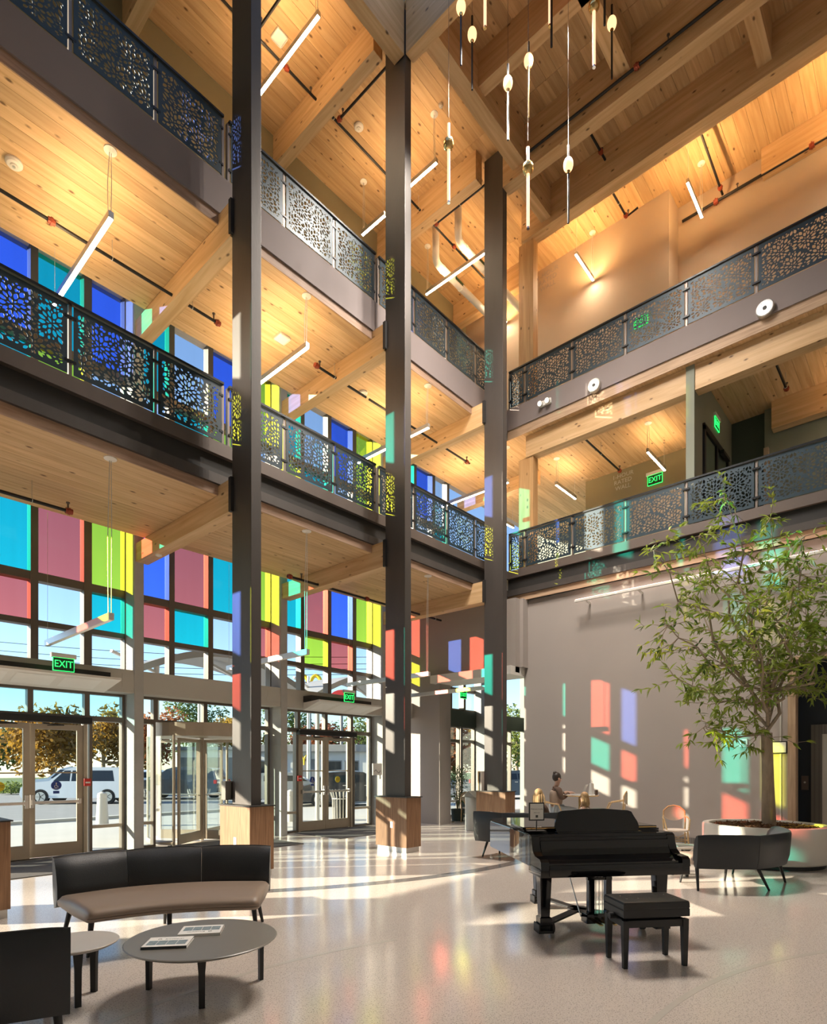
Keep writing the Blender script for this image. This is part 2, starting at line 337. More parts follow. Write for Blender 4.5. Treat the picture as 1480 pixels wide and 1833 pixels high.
# ================================================================== levels and grid
Z1, Z2, ZR2, ZR3, RB, RD = 5.953, 10.2555, 6.777, 11.04, 15.3, 16.3
SP = 3.389
CX_ = lambda i: 5.048 + SP * i          # steel column centres, i = -1 .. 2
YF = 8.5645                             # left balcony edge
XR = 13.3                               # right balcony edge
YG = 12.0                               # inner face of the window frames
# ------------------------------------------------------------------ ground floor
fl = struct(B().box(-6, 22, -6, 12.25, -.2, 0).build('floor', M['floor']))
def circ3(a, b, c):
    ax, ay, bx, by, cx, cy = a[0], a[1], b[0], b[1], c[0], c[1]
    d = 2*(ax*(by-cy)+bx*(cy-ay)+cx*(ay-by))
    ux = ((ax*ax+ay*ay)*(by-cy)+(bx*bx+by*by)*(cy-ay)+(cx*cx+cy*cy)*(ay-by))/d
    uy = ((ax*ax+ay*ay)*(cx-bx)+(bx*bx+by*by)*(ax-cx)+(cx*cx+cy*cy)*(bx-ax))/d
    return ux, uy, math.hypot(ax-ux, ay-uy)
def arc_band(name, m, p3, wd, ext=.35):
    a, b, c = [onZ(*q) for q in p3]; ux, uy, r = circ3(a, b, c)
    t0 = math.atan2(a.y-uy, a.x-ux); t1 = math.atan2(c.y-uy, c.x-ux)
    while t1 - t0 > math.pi: t1 -= 2*math.pi
    while t1 - t0 < -math.pi: t1 += 2*math.pi
    dt = (t1-t0); t0 -= dt*ext; t1 += dt*ext; n = 60; bb = B(); vs = []
    for k in range(n+1):
        t = t0 + (t1-t0)*k/n
        for rr in (r-wd/2, r+wd/2):
            vs.append((ux+rr*math.cos(t), uy+rr*math.sin(t), .0012)); vs.append((ux+rr*math.cos(t), uy+rr*math.sin(t), -.01))
    fs = []
    for k in range(n):
        i = k*4; j = i+4; fs += [(i, j, j+2, i+2), (i+1, i, i+2, i+3) if k == 0 else (i, j, j+1, i+1), (i+2, j+2, j+3, i+3)]
    return bb.add(vs, fs).build(name, m, fl)
arc_band('inlay_strip', M['strip'], ((197, 1830), (340, 1775), (560, 1711)), .045, .5)
arc_band('inlay_strip', M['strip'], ((1165, 1833), (1300, 1747), (1480, 1703)), .05, .4)
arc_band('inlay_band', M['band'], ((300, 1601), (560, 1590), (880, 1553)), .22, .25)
# ------------------------------------------------------------------ steel columns on walnut bases
clab = ['dark steel column on walnut base, leftmost and mostly outside the frame', 'dark steel column rising behind the left curved sofa', 'dark steel column in the centre with sunlit walnut base', 'dark steel column nearest the taupe wall, behind the piano']
for i in range(-1, 3):
    x = CX_(i); t = thing('steel_column', clab[i+1], 'column', (x, 7.95, 0))
    y0, y1 = 7.5377, 8.365
    B().box(x-.185, x+.185, y0+.03, y1-.03, 0, .10).build('plinth', M['alu'], t)
    b = B().bbox(x-.208, x+.208, y0, y1, .10, 1.05, .004).build('wood_base', M['walnut'], t)
    B().box(x-.228, x+.228, y0-.02, y1+.02, 1.05, 1.066).build('base_cap', M['steeldark'], t)
    B().bbox(x-.088, x+.088, y0+.152, y1-.152, 1.066, 16.2, .006).build('shaft', M['steel'], t)
    o = B().bbox(x-.214, x-.208, y0+.36, y0+.43, .46, .58, .002).build('outlet_plate', M['mesh_w'], t)
    for zb in (Z1, Z2): B().box(x-.14, x-.088, 8.17, 8.235, zb-.36, zb+.17).build('beam_bracket', M['steeldark'], t)
# ------------------------------------------------------------------ CLT ceilings made of boards
def boards(parent, x0, x1, y0, y1, z, m, L=SP, wd=.24, seed=1, skip=None, name='board'):
    rnd = random.Random(seed); me = B().box(0, L-.006, 0, wd-.004, 0, .028).mesh('board', m)
    ny = max(1, round((y1-y0)/wd)); wdy = (y1-y0)/ny
    for j in range(ny):
        off = rnd.choice((0, .5)) * L * 0
        x = x0
        while x < x1 - .01:
            l = min(L, x1-x)
            if not (skip and skip(x, x+l, y0+j*wdy, y0+(j+1)*wdy)):
                o = link(name, me, parent, (x+.003, y0+j*wdy, z), scale=(l/L, wdy/wd, 1))
            x += L
def slab(name, x0, x1, y0, y1, z0, z1, m='greywall'): return struct(B().box(x0, x1, y0, y1, z0, z1).build(name, M[m]))
c1 = slab('ceiling', -5.12, 20, YF+.055, 11.2, Z1+.028, Z1+.73)
boards(c1, -5.12+SP-.124, 20, YF+.02, 11.2, Z1, M['clt'], seed=2)
c2 = slab('ceiling', -5.12, 20, YF+.055, 11.2, Z2+.028, Z2+.73)
boards(c2, -5.12+SP-.124, 20, YF+.02, 11.2, Z2, M['clt'], seed=3)
c1r = slab('ceiling', 13.6, 20, -5, YF+.05, Z1+.028, Z1+.73)
c2r = slab('ceiling', XR+.055, 20, -5, YF+.05, Z2+.028, Z2+.73)
boards(c2r, XR+.02, 20, -1.2, YF+.02, Z2, M['clt'], L=3.35, seed=5)
slab('floor', 13.6, 20, 8.62, 12.25, Z1+.74, Z1+.77, 'taupe')
slab('floor', -5, 20, 11.2, 12.25, Z1+.66, Z1+.74, 'taupe'); slab('floor', -5, 20, 11.2, 12.25, Z2+.66, Z2+.74, 'taupe')
# roof deck with the skylight opening
SKX0, SKX1, SKY0, SKY1 = 1.66, 8.33, .6, 7.69
rf = struct(B().box(-6, 22, SKY1, 12.3, RD+.03, RD+.35).box(SKX1, 22, -6, SKY1, RD+.03, RD+.35).box(-6, SKX0, -6, SKY1, RD+.03, RD+.35).box(SKX0, SKX1, -6, SKY0, RD+.03, RD+.35).build('ceiling', M['greywall']))
boards(rf, -1.75, 8.42, 8.0, 11.58, RD, M['cltdeck'], wd=.25, seed=6)
boards(rf, 8.42, 17, .0, 11.58, RD, M['cltdeck'], L=2.86, wd=.25, seed=7)
boards(rf, -1.75, 8.3, -3, .6, RD, M['cltdeck'], wd=.45, seed=8)
win_n = [0]
def window(bm, mat_=None):
    win_n[0] += 1; return struct(bm.build('window_%d' % win_n[0], M['mull'] if mat_ is None else mat_))
sk = B()
for k in range(6): xx = SKX0 + (SKX1-SKX0)*k/5; sk.box(xx-.04, xx+.04, SKY0, SKY1, 16.75, 16.9)
sk.box(SKX0-.1, SKX0, SKY0-.1, SKY1+.1, RD+.35, 16.9).box(SKX1, SKX1+.1, SKY0-.1, SKY1+.1, RD+.35, 16.9).box(SKX0, SKX1, SKY0-.1, SKY0, RD+.35, 16.9).box(SKX0, SKX1, SKY1, SKY1+.1, RD+.35, 16.9)
skw = window(sk, M['white'])
for k in range(5): xx = SKX0 + (SKX1-SKX0)*k/5; B().box(xx+.04, xx+(SKX1-SKX0)/5-.04, SKY0, SKY1, 16.8, 16.815).build('pane', M['clear'], skw)
# ------------------------------------------------------------------ glulam beams
def beam(label, x0, x1, y0, y1, z0, z1, m, group=None, packer=None):
    t = thing('timber_beam', label, 'beam', ((x0+x1)/2, (y0+y1)/2, z0), group)
    B().bbox(x0, x1, y0, y1, z0, z1, .006).build('beam_body', M[m], t)
    if packer: B().box(*packer).build('packer', M[m], t)
    return t
where = ['leftmost, outside the frame', 'at the left steel column', 'at the central steel column', 'at the steel column by the taupe wall', 'beyond the last steel column']
for i in range(-1, 4):
    x0 = 4.924 + SP*i; x1 = x0 + .25
    for lv, zb, dp in ((1, Z1, .353), (2, Z2, .395)):
        beam('glulam beam under the %s wood ceiling %s' % ('ground floor' if lv == 1 else 'second floor', where[i+1]), x0, x1, 8.214 if i < 3 else 8.75, 11.62, zb-dp, zb, 'glu_y', 'glulam cross beams', (x0, x1, 8.214, YF, zb, zb+.145) if i < 3 else None)
    beam('glulam beam under the roof deck of the left gallery %s' % where[i+1], x0-.26, x0-.01, 8.25 if i < 3 else 8.8, 11.58, 15.6, RD, 'glu_y', 'glulam roof beams')
beam('pale glulam edge beam left of the skylight running to the central column', -6, 8.33, 7.69, 7.95, RB, RD+.03, 'glu_x', 'skylight edge beams')
beam('pale glulam edge beam right of the skylight above the hanging lamps', 8.34, 8.56, -6, 7.66, RB, RD+.03, 'glu_y', 'skylight edge beams')
beam('glulam purlin crossing from the central column to the last steel column', 8.56, 11.74, 7.1, 7.42, 15.45, RD, 'glu_x', 'roof purlins')
beam('glulam purlin nearest the camera among the hanging lamps', 8.56, 11.74, 4.65, 4.95, 15.6, RD, 'glu_x', 'roof purlins')
beam('glulam roof beam dropping between two purlins above the lamps', 9.93, 10.17, -6, 7.1, 15.6, RD, 'glu_y', 'atrium roof beams')
beam('long glulam roof beam running over the last steel column', 11.74, 12.02, -6, 7.72, 15.24, RD, 'glu_y', 'atrium roof beams')
beam('long dark glulam roof beam over the timber post on the right', 13.4, 13.72, -6, 8.2, 15.35, RD, 'glu_y', 'atrium roof beams')
beam('short glulam block joining the two long roof beams at the steel column', 12.02, 13.4, 7.35, 7.62, 15.5, RD, 'glu_x', 'roof blocks')
beam('short glulam block joining the two long roof beams at top right', 12.02, 13.4, 2.5, 2.76, 15.6, RD, 'glu_x', 'roof blocks')
beam('long glulam edge beam under the upper right gallery', 13.45, 13.72, -6, 8.1, 9.71, Z2, 'glu_y', 'gallery edge beams')
beam('orange lit glulam beam deep in the right second floor corridor', 16.0, 16.25, -5, 3.0, 9.6, Z2, 'glu_y', 'corridor beams')
beam('glulam beam on the upper right gallery wall below the black pipe', 15.95, 16.19, -5, 3.2, 15.7, RD, 'glu_y', 'corridor beams')
for nm, z0, z1 in (('timber post standing on the second floor behind the right railing', 6.72, 9.71), ('tall timber post on the upper floor carrying the long roof beam', 11.0, 15.35)):
    t = thing('timber_post', nm, 'post', (13.6, 8.1, z0)); B().bbox(13.48, 13.72, 7.9, 8.33, z0, z1, .008).build('post_body', M['glu_z'], t)
# ------------------------------------------------------------------ gallery edges
def edge_left(z, lvl):
    t = thing('gallery_edge', ('dark steel channel edge of the left second floor gallery' if lvl == 2 else 'mauve plaster edge of the left upper gallery'), 'fascia', (4, YF, z))
    if lvl == 2:
        B().box(-5, 13.24, YF-.05, YF+.05, ZR2-.205, ZR2).build('top_flange', M['bronze'], t)
        B().box(-5, 13.24, YF+.03, YF+.05, ZR2-.51, ZR2-.205).build('mesh_infill', M['steeldark'], t)
        B().box(-5, 13.24, YF-.05, YF+.05, ZR2-.665, ZR2-.51).build('bottom_flange', M['steel'], t)
        B().box(-5, 13.24, YF-.0, YF+.018, Z1, ZR2-.665).build('clt_edge', M['cltedge'], t)
    else:
        B().box(-5, 13.24, YF-.03, YF+.05, Z2+.17, ZR3).build('plaster_band', M['mauve'], t)
        B().box(-5, 13.24, YF-.0, YF+.018, Z2, Z2+.17).build('clt_edge', M['cltedge'], t)
edge_left(ZR2, 2); edge_left(ZR3, 3)
def edge_right(lvl):
    t = thing('gallery_edge', ('dark steel channel edge of the right second floor gallery' if lvl == 2 else 'grey plaster edge of the right upper gallery with round lamps'), 'fascia', (XR, 4, ZR2 if lvl == 2 else ZR3))
    y0, y1 = -6, YF
    if lvl == 2:
        B().box(XR-.05, XR+.05, y0, y1, ZR2-.205, ZR2).build('top_flange', M['bronze'], t)
        B().box(XR+.03, XR+.05, y0, y1, ZR2-.51, ZR2-.205).build('mesh_infill', M['steeldark'], t)
        B().box(XR-.05, XR+.05, y0, y1, ZR2-.665, ZR2-.51).build('bottom_flange', M['steel'], t)
        B().box(XR, XR+.018, y0, y1, Z1, ZR2-.665).build('clt_edge', M['cltedge_y'], t)
    else:
        B().box(XR-.03, XR+.05, y0, y1, Z2+.24, ZR3).build('plaster_band', M['mauve'], t)
        B().box(XR, XR+.018, y0, y1, Z2, Z2+.24).build('clt_edge', M['cltedge_y'], t)
    return t
edge_right(2); edge_right(3)
# ------------------------------------------------------------------ perforated railings
def petal_panel(wd, ht, seed):
    rnd = random.Random(seed); brd = .05; sp = .43; pets = []; cs = []
    for j in range(-1, 5):
        for i in range(-1, 6): cs.append((i*sp + (.5*sp if j % 2 else 0) + (.1 if seed else .23), j*sp*.866 + .17))
    near = lambda x, y: min(range(len(cs)), key=lambda k: (cs[k][0]-x)**2 + (cs[k][1]-y)**2)
    def fits(x, y, a, ln, wi):
        for f in (-.5, .5):
            px, py = x+f*ln*math.cos(a), y+f*ln*math.sin(a)
            if not (brd < px < wd-brd and brd < py < ht-brd): return False
        for f in (-.5, .5):
            px, py = x-f*wi*math.sin(a), y+f*wi*math.cos(a)
            if not (brd < px < wd-brd and brd < py < ht-brd): return False
        return True
    pt = lambda q: [(q[0]+f*q[3]*math.cos(q[2]), q[1]+f*q[3]*math.sin(q[2])) for f in (-.36, -.12, .12, .36)]
    def clear(q, gap):
        A = pt(q)
        for o in pets:
            if abs(o[0]-q[0]) > .12 or abs(o[1]-q[1]) > .12: continue
            lim = (o[4]+q[4])*.36 + gap
            if any((ax-bx)**2+(ay-by)**2 < lim*lim for ax, ay in A for bx, by in pt(o)): return False
        return True
    for ring, (rad, n, ln, wi) in enumerate(((.046, 6, .064, .036), (.116, 12, .084, .049), (.194, 18, .084, .054), (.266, 25, .078, .053))):
        for ci, (cx, cy) in enumerate(cs):
            for k in range(n):
                a = 2*math.pi*(k + .5*(ring % 2))/n; x, y = cx + rad*math.cos(a), cy + rad*math.sin(a)
                if near(x, y) != ci: continue
                for sc_ in (1, .8, .6):
                    q = (x, y, a, ln*sc_, wi*sc_)
                    if fits(*q) and clear(q, .0028): pets.append(q); break
    for k in range(2200):
        x, y = rnd.uniform(brd, wd-brd), rnd.uniform(brd, ht-brd); c = cs[near(x, y)]; a = math.atan2(y-c[1], x-c[0]); sc_ = rnd.choice((1, .8, .62, .5))
        q = (x, y, a, .07*sc_, .046*sc_)
        if fits(*q) and clear(q, .0035): pets.append(q)
    vs = [Vector((0, 0)), Vector((wd, 0)), Vector((wd, ht)), Vector((0, ht))]; ed = [(0, 1), (1, 2), (2, 3), (3, 0)]; fc = []
    for x, y, a, ln, wi in pets:
        n0 = len(vs); pr = ((-.54, 0), (-.28, -.37), (.04, -.52), (.32, -.34), (.54, 0), (.32, .34), (.04, .52), (-.28, .37))
        for u, v in pr:
            dx, dy = u*ln, v*wi; vs.append(Vector((x + dx*math.cos(a) - dy*math.sin(a), y + dx*math.sin(a) + dy*math.cos(a))))
        fc.append(list(range(n0, n0+8)))
    ov, oe, of, _, _, off = delaunay_2d_cdt(vs, ed, fc, 0, 1e-6)
    tris = [f for f, src in zip(of, off) if not src]
    bm = bmesh.new(); bv = [bm.verts.new((v.x, 0, v.y)) for v in ov]
    for f in tris: bm.faces.new([bv[i] for i in f])
    for v in [v for v in bm.verts if not v.link_faces]: bm.verts.remove(v)
    r = bmesh.ops.extrude_face_region(bm, geom=bm.faces[:])
    bmesh.ops.translate(bm, verts=[g for g in r['geom'] if isinstance(g, bmesh.types.BMVert)], vec=(0, .008, 0))
    bmesh.ops.recalc_face_normals(bm, faces=bm.faces[:])
    me = bpy.data.meshes.new('panel'); bm.to_mesh(me); bm.free(); me.materials.append(M['panelnavy']); return me
PANELS = {}
def panel_mesh(wd, k):
    key = (round(wd, 2), k)
    if key not in PANELS: PANELS[key] = petal_panel(wd, .90, k)
    return PANELS[key]
def railing(label, posts, zb, axis, fixed):
    t = thing('perforated_railing', label, 'railing', (posts[0], fixed, zb) if axis == 0 else (fixed, posts[0], zb), 'perforated petal railings')
    def pt(u, off, z): return (u, fixed+off, z) if axis == 0 else (fixed+off, u, z)
    lo, hi = min(posts), max(posts)
    B().bar(pt(lo, 0, zb+.965), pt(hi, 0, zb+.965), .06, .035).build('top_rail', M['rail'], t)
    pm = B().box(-.02, .02, -.03, .03, 0, .95).mesh('post', M['post'])
    for u in posts: link('post', pm, t, pt(u, .035, zb), (0, 0, 0 if axis == 0 else R(90)))
    s = sorted(posts)
    cl = B().box(-.035, .035, -.008, .03, -.018, .018).mesh('clip', M['rail'])
    for k in range(len(s)-1):
        wd = s[k+1]-s[k]-.075
        if wd < .2: continue
        if axis == 0: link('panel', panel_mesh(wd, k % 2), t, (s[k]+.0375, fixed-.004, zb+.03))
        else: link('panel', panel_mesh(wd, k % 2), t, (fixed-.004+.008, s[k]+.0375, zb+.03), (0, 0, R(90)))
        for u in (s[k]+.035, s[k+1]-.035):
            for zz in (.2, .78): link('clip', cl, t, pt(u, 0, zb+zz), (0, 0, 0 if axis == 0 else R(90)))
    return t
pl = lambda a, b: [1.655 + 1.13*k for k in range(a, b+1)]
nmb = ['in the leftmost bay', 'between left and central steel columns', 'between central and last steel columns']
for zb, fl_ in ((ZR2, 'second floor'), (ZR3, 'upper floor')):
    railing('petal-cut metal railing, left %s gallery, %s' % (fl_, nmb[0]), pl(-2, 2)+[5.0], zb, 0, YF-.02)
    railing('petal-cut metal railing, left %s gallery, %s' % (fl_, nmb[1]), [5.1]+pl(4, 5)+[8.39], zb, 0, YF-.02)
    railing('petal-cut metal railing, left %s gallery, %s' % (fl_, nmb[2]), [8.48]+pl(7, 9)+[12.75, 13.2], zb, 0, YF-.02)
    railing('petal-cut metal railing along the right %s gallery' % fl_, [8.5, 8.02, 6.70, 5.39, 4.07, 2.75, 1.43, .11, -1.21], zb, 1, XR-.02)
# ------------------------------------------------------------------ coloured curtain wall
PA = [(8.55, 9.17), (9.29, 10.05), (10.17, 10.92), (11.06, 11.66)]          # panes of bay C
ROWS = {1: [(3.56, 4.16), (4.26, 4.96), (5.11, 6.72)], 2: [(6.9, 8.2), (8.3, 9.2), (9.35, 10.95)], 3: [(11.15, 12.2), (12.3, 13.45)]}
c_, p_, b_, l_, k_ = 'clear', 'pink', 'blue', 'lime', 'cyan'
COL = {  # rows bottom to top for p1..p4
 (-1, 1): [[c_,c_,c_,c_],[k_,c_,p_,c_],[p_,l_,b_,k_]], (0, 1): [[c_,c_,c_,c_],[p_,p_,c_,k_],[l_,k_,p_,l_]],
 (1, 1): [[c_,c_,c_,c_],[p_,k_,c_,p_],[b_,p_,k_,l_]], (2, 1): [[c_,c_,c_,c_],[c_,l_,p_,c_],[k_,p_,b_,l_]],
 (-1, 2): [[k_,l_,c_,b_],[c_,k_,l_,c_],[b_,k_,c_,l_]], (0, 2): [[c_,k_,l_,c_],[l_,k_,l_,c_],[k_,b_,k_,b_]],
 (1, 2): [[c_,k_,c_,b_],[c_,k_,l_,c_],[k_,c_,b_,l_]], (2, 2): [[k_,k_,c_,k_],[l_,k_,c_,l_],[k_,c_,b_,l_]],
 (-1, 3): [[c_,k_,c_,l_],[c_,c_,b_,c_]], (0, 3): [[c_,k_,l_,c_],[c_,c_,l_,b_]], (1, 3): [[b_,c_,k_,c_],[b_,c_,k_,c_]], (2, 3): [[b_,c_,k_,c_],[c_,k_,c_,c_]],
 (3, 1): [[c_,c_,c_,c_],[l_,c_,c_,c_],[p_,c_,c_,c_]], (3, 2): [[k_,c_,k_,c_],[k_,b_,c_,k_],[b_,k_,b_,c_]], (3, 3): [[c_,b_,c_,c_],[c_,c_,k_,c_]],
 (4, 1): [[c_,c_,c_,c_],[c_,c_,c_,c_],[c_,c_,c_,c_]]}
for (bay, lv), rows in COL.items():
    dx = (bay-2)*SP; R_ = ROWS[lv]; z0, z1 = R_[0][0]-.06, R_[-1][1]+.09
    fr = B(); xs = [PA[0][0]-.1] + [v for a, b in PA for v in (a, b)] + [PA[3][1]+.12]
    for k in range(0, 10, 2): fr.box(xs[k]+dx, xs[k+1]+dx, YG, YG+.2, z0, z1)
    zs = [z0] + [v for a, b in R_ for v in (a, b)] + [z1]
    for k in range(0, len(zs), 2):
        for a, b in PA: fr.box(a+dx, b+dx, YG+.01, YG+.19, zs[k], zs[k+1])
    wn = window(fr)
    for (a, b) in R_:
        for (u, v) in PA:
            cidx = rows[R_.index((a, b))][PA.index((u, v))]
            g = B().box(u+dx-.01, v+dx+.01, YG+.135, YG+.147, a-.01, b+.01).build('pane', M[cidx], wn)
# spandrels, header band, pilasters
struct(B().box(-5, 20, YG, YG+.2, 6.81, 6.84).build('trim_1', M['mull']))
hb = struct(B().box(-5, 12.95, 11.62, YG+.2, 3.06, 3.5).build('wall_facade', M['greywall']))
for i in range(-1, 3):
    xx = 8.38 + (i-1)*SP
    t = struct(B().box(xx-.09, xx+.09, 11.6, YG+.25, 0, 13.5).build('wall_pilaster', M['concrete']))
struct(B().box(-5, 15.5, 11.58, YG+.25, 13.54, RD).build('wall_upper_left', M['olive']))
for k, (a, b) in enumerate(((8.55, 9.0), (5.3, 5.75), (12.3, 12.75))): B().box(a-.62, a-.12, 11.612, 11.62, 3.16, 3.42).build('access_panel', M['greywall'], hb)
struct(B().box(-5.4, -5.2, -6, 12.3, 0, 16.6).build('wall_left', M['greywall']))
struct(B().box(-5.4, 20, -6.2, -6, 0, 16.6).build('wall_back', M['white']))
# partition towards the café, taupe wall, recess with lifts
struct(B().box(12.95, 13.15, 10.68, 12.2, 0, Z1).box(12.95, 13.15, 8.1, 10.68, 4.05, Z1).box(12.9, 13.4, 10.55, 10.68, 0, 3.98).box(13.15, 13.4, 8.0, 8.12, 4.2, Z1).build('wall_far', M['taupe']))
struct(B().box(12.72, 13.6, 8.1, 10.75, 3.98, 4.2).build('trim_2', M['white']))
wr = struct(B().box(13.4, 13.6, 2.23, 8.12, 0, Z1).box(13.4, 13.6, -6, 2.23, 3.73, Z1).build('wall_right', M['taupe']))
struct(B().box(13.37, 13.4, 2.3, 8.12, 0, .12).build('baseboard_right', M['granite']))
struct(B().box(13.36, 13.62, 2.10, 2.23, 0, 3.73).box(13.36, 13.62, -6, 2.23, 3.70, 3.76).build('trim_3', M['trimwood']))
struct(B().box(13.385, 13.4, 2.34, 2.37, 0, 3.73).build('trim_4', M['greywall']))
struct(B().box(14.0, 14.2, -6, 2.6, 0, 3.73).build('wall_lift', M['navy']))
struct(B().box(13.6, 14.2, 2.15, 2.4, 0, 3.73).build('wall_lift_return', M['navy']))
dn = [0]
def door(bm, m, *kids_):
    dn[0] += 1; o = struct(bm.build('door_%d' % dn[0], m)); return o
ld = door(B().box(13.93, 14.0, 1.75, 1.93, 0, 2.47).box(13.93, 14.0, .2, .38, 0, 2.47).box(13.93, 14.0, .38, 1.75, 2.28, 2.47), M['granite'])
B().box(13.96, 13.99, 1.07, 1.75, 0, 2.28).build('door_leaf', M['alu'], ld); B().box(13.96, 13.99, .38, 1.06, 0, 2.28).build('door_leaf', M['alu'], ld)
t = thing('lift_call_panel', 'small bronze lift call panel on the navy wall', 'panel', (13.99, 2.02, 1.3)); B().bbox(13.975, 14.0, 1.98, 2.10, 1.18, 1.46, .004).build('plate', M['bronze'], t); B().cyl((13.975, 2.04, 1.33), (13.968, 2.04, 1.33), .02).build('button', M['alu'], t)
# café beyond the partition
struct(B().box(20, 20.2, -6, 12.3, 0, RD).build('wall_cafe', M['sage']))
struct(B().box(13.15, 20, YG-.05, YG+.2, 2.98, 3.5).build('wall_cafe_header', M['dkgreen']))
struct(B().box(13.62, 20, 8.0, 8.15, 4.3, Z1).build('wall_cafe_upper', M['dkgreen']))
# upper galleries walls
struct(B().box(16.8, 17.0, 4.0, 8.04, 6.7, Z2).build('wall_second_right', M['olive']))
struct(B().box(17.0, 20, 7.9, 8.04, 6.7, Z2).build('wall_second_return', M['sage']))
struct(B().box(13.42, 16.8, 3.95, 4.12, 6.7, Z2).build('wall_second_partition', M['sage']))
struct(B().box(16.42, 16.6, 3.2, 3.97, 6.7, Z2).build('wall_second_dark', M['dkgreen']))
struct(B().box(16.3, 16.5, -5, 3.2, 6.7, Z2).build('wall_second_lift', M['sage']))
struct(B().box(16.2, 16.3, 3.1, 3.2, 6.7, 9.3).build('trim_5', M['beige']))
struct(B().box(15.5, 15.7, 5.17, 12.0, 11.0, RD).box(15.7, 16.2, 5.17, 5.3, 11.0, RD).build('wall_upper_beige', M['beige']))
struct(B().box(16.2, 16.4, -5, 5.3, 11.0, RD).build('wall_upper_right', M['beige']))
g5 = door(B().box(16.24, 16.3, .9, 1.25, 6.7, 9.15).box(16.24, 16.3, -.6, -.3, 6.7, 9.15).box(16.24, 16.3, -.3, .9, 8.9, 9.15), M['granite'])
B().box(16.27, 16.3, -.3, .9, 6.7, 8.9).build('door_leaf', M['black'], g5)
d6 = door(B().box(16.76, 16.8, 5.1, 5.2, 6.7, 9.3).box(16.76, 16.8, 6.95, 7.05, 6.7, 9.3).box(16.76, 16.8, 5.1, 7.05, 9.2, 9.33), M['white'])
for a in (5.2, 6.08): B().box(16.77, 16.79, a, a+.87, 6.7, 9.2).build('door_leaf', M['beige'], d6)
d7 = door(B().box(14.0, 14.1, 3.90, 3.95, 6.7, 9.2).box(15.9, 16.0, 3.90, 3.95, 6.7, 9.2).box(14.0, 16.0, 3.90, 3.95, 9.1, 9.24).box(14.95, 15.05, 3.9, 3.95, 6.7, 9.1), M['black'])
for a in (14.1, 15.05): B().box(a, a+.85, 3.92, 3.93, 6.75, 9.1).build('pane', M['door'], d7)
B().cyl((14.9, 3.86, 7.5), (14.9, 3.86, 8.3), .015).build('door_handle', M['black'], d7); B().box(15.2, 15.75, 3.82, 3.9, 9.02, 9.1).build('door_closer', M['black'], d7)
# ================================================================== entrances in the glass front
YD = YG + .06                                             # door plane
def rect_frame(b, x0, x1, z0, z1, fw, y0, y1, bot=None):  # four bars round an opening
    bot = fw if bot is None else bot
    return b.box(x0, x0+fw, y0, y1, z0, z1).box(x1-fw, x1, y0, y1, z0, z1).box(x0+fw, x1-fw, y0, y1, z1-fw, z1).box(x0+fw, x1-fw, y0, y1, z0, z0+bot)
def lite(x0, x1, z0, z1, g='door', fw=.05, nm='pane', parent=None, rails=()):
    w_ = window(rect_frame(B(), x0, x1, z0, z1, fw, YG, YG+.14)) if parent is None else parent
    zz = [z0+fw] + [v for r in rails for v in (r-.03, r+.03)] + [z1-fw]
    if rails:
        rb = B()
        for r in rails: rb.box(x0+fw, x1-fw, YG, YG+.14, r-.03, r+.03)
        rb.build('rail', M['doorbz'], w_)
    for k in range(0, len(zz), 2): B().box(x0+fw-.005, x1-fw+.005, YG+.06, YG+.07, zz[k], zz[k+1]).build('pane', M[g], w_)
    return w_
def sticker(parent, x, y, z, blue, n=1):
    s = B().cyl((x, y, z), (x, y-.004, z), .085, n=24).build('sticker', M['bluesign' if blue else 'yelsign'], parent)
    if blue:
        b = B().cyl((x, y-.005, z+.04), (x, y-.007, z+.04), .011, n=8)
        b.bar((x-.003, y-.006, z+.025), (x+.002, y-.006, z-.01), .004, .012, (1, 0, 0)).bar((x, y-.006, z-.008), (x+.022, y-.006, z-.012), .004, .008).bar((x+.022, y-.006, z-.012), (x+.032, y-.006, z-.035), .004, .008, (1, 0, 0))
        b.tube([(x-.004+.026*math.cos(R(a)), y-.006, z-.02+.026*math.sin(R(a))) for a in range(120, 331, 30)], .004, 5)
        b.build('wheelchair_symbol', M['paper'], s); text('OPERATED DOOR', 'lettering', M['paper'], .018, facing((x, y-.006, z-.062), (1, 0, 0)), s, .0006)
        B().box(x-.05, x+.05, y-.003, y, z-.15, z-.10).build('lower_sticker', M['bluesign'], s)
    else:
        text('CAUTION', 'lettering', M['ink'], .032, facing((x, y-.006, z+.015), (1, 0, 0)), s, .0006); text('AUTOMATIC DOOR', 'lettering', M['ink'], .014, facing((x, y-.006, z-.015), (1, 0, 0)), s, .0006)
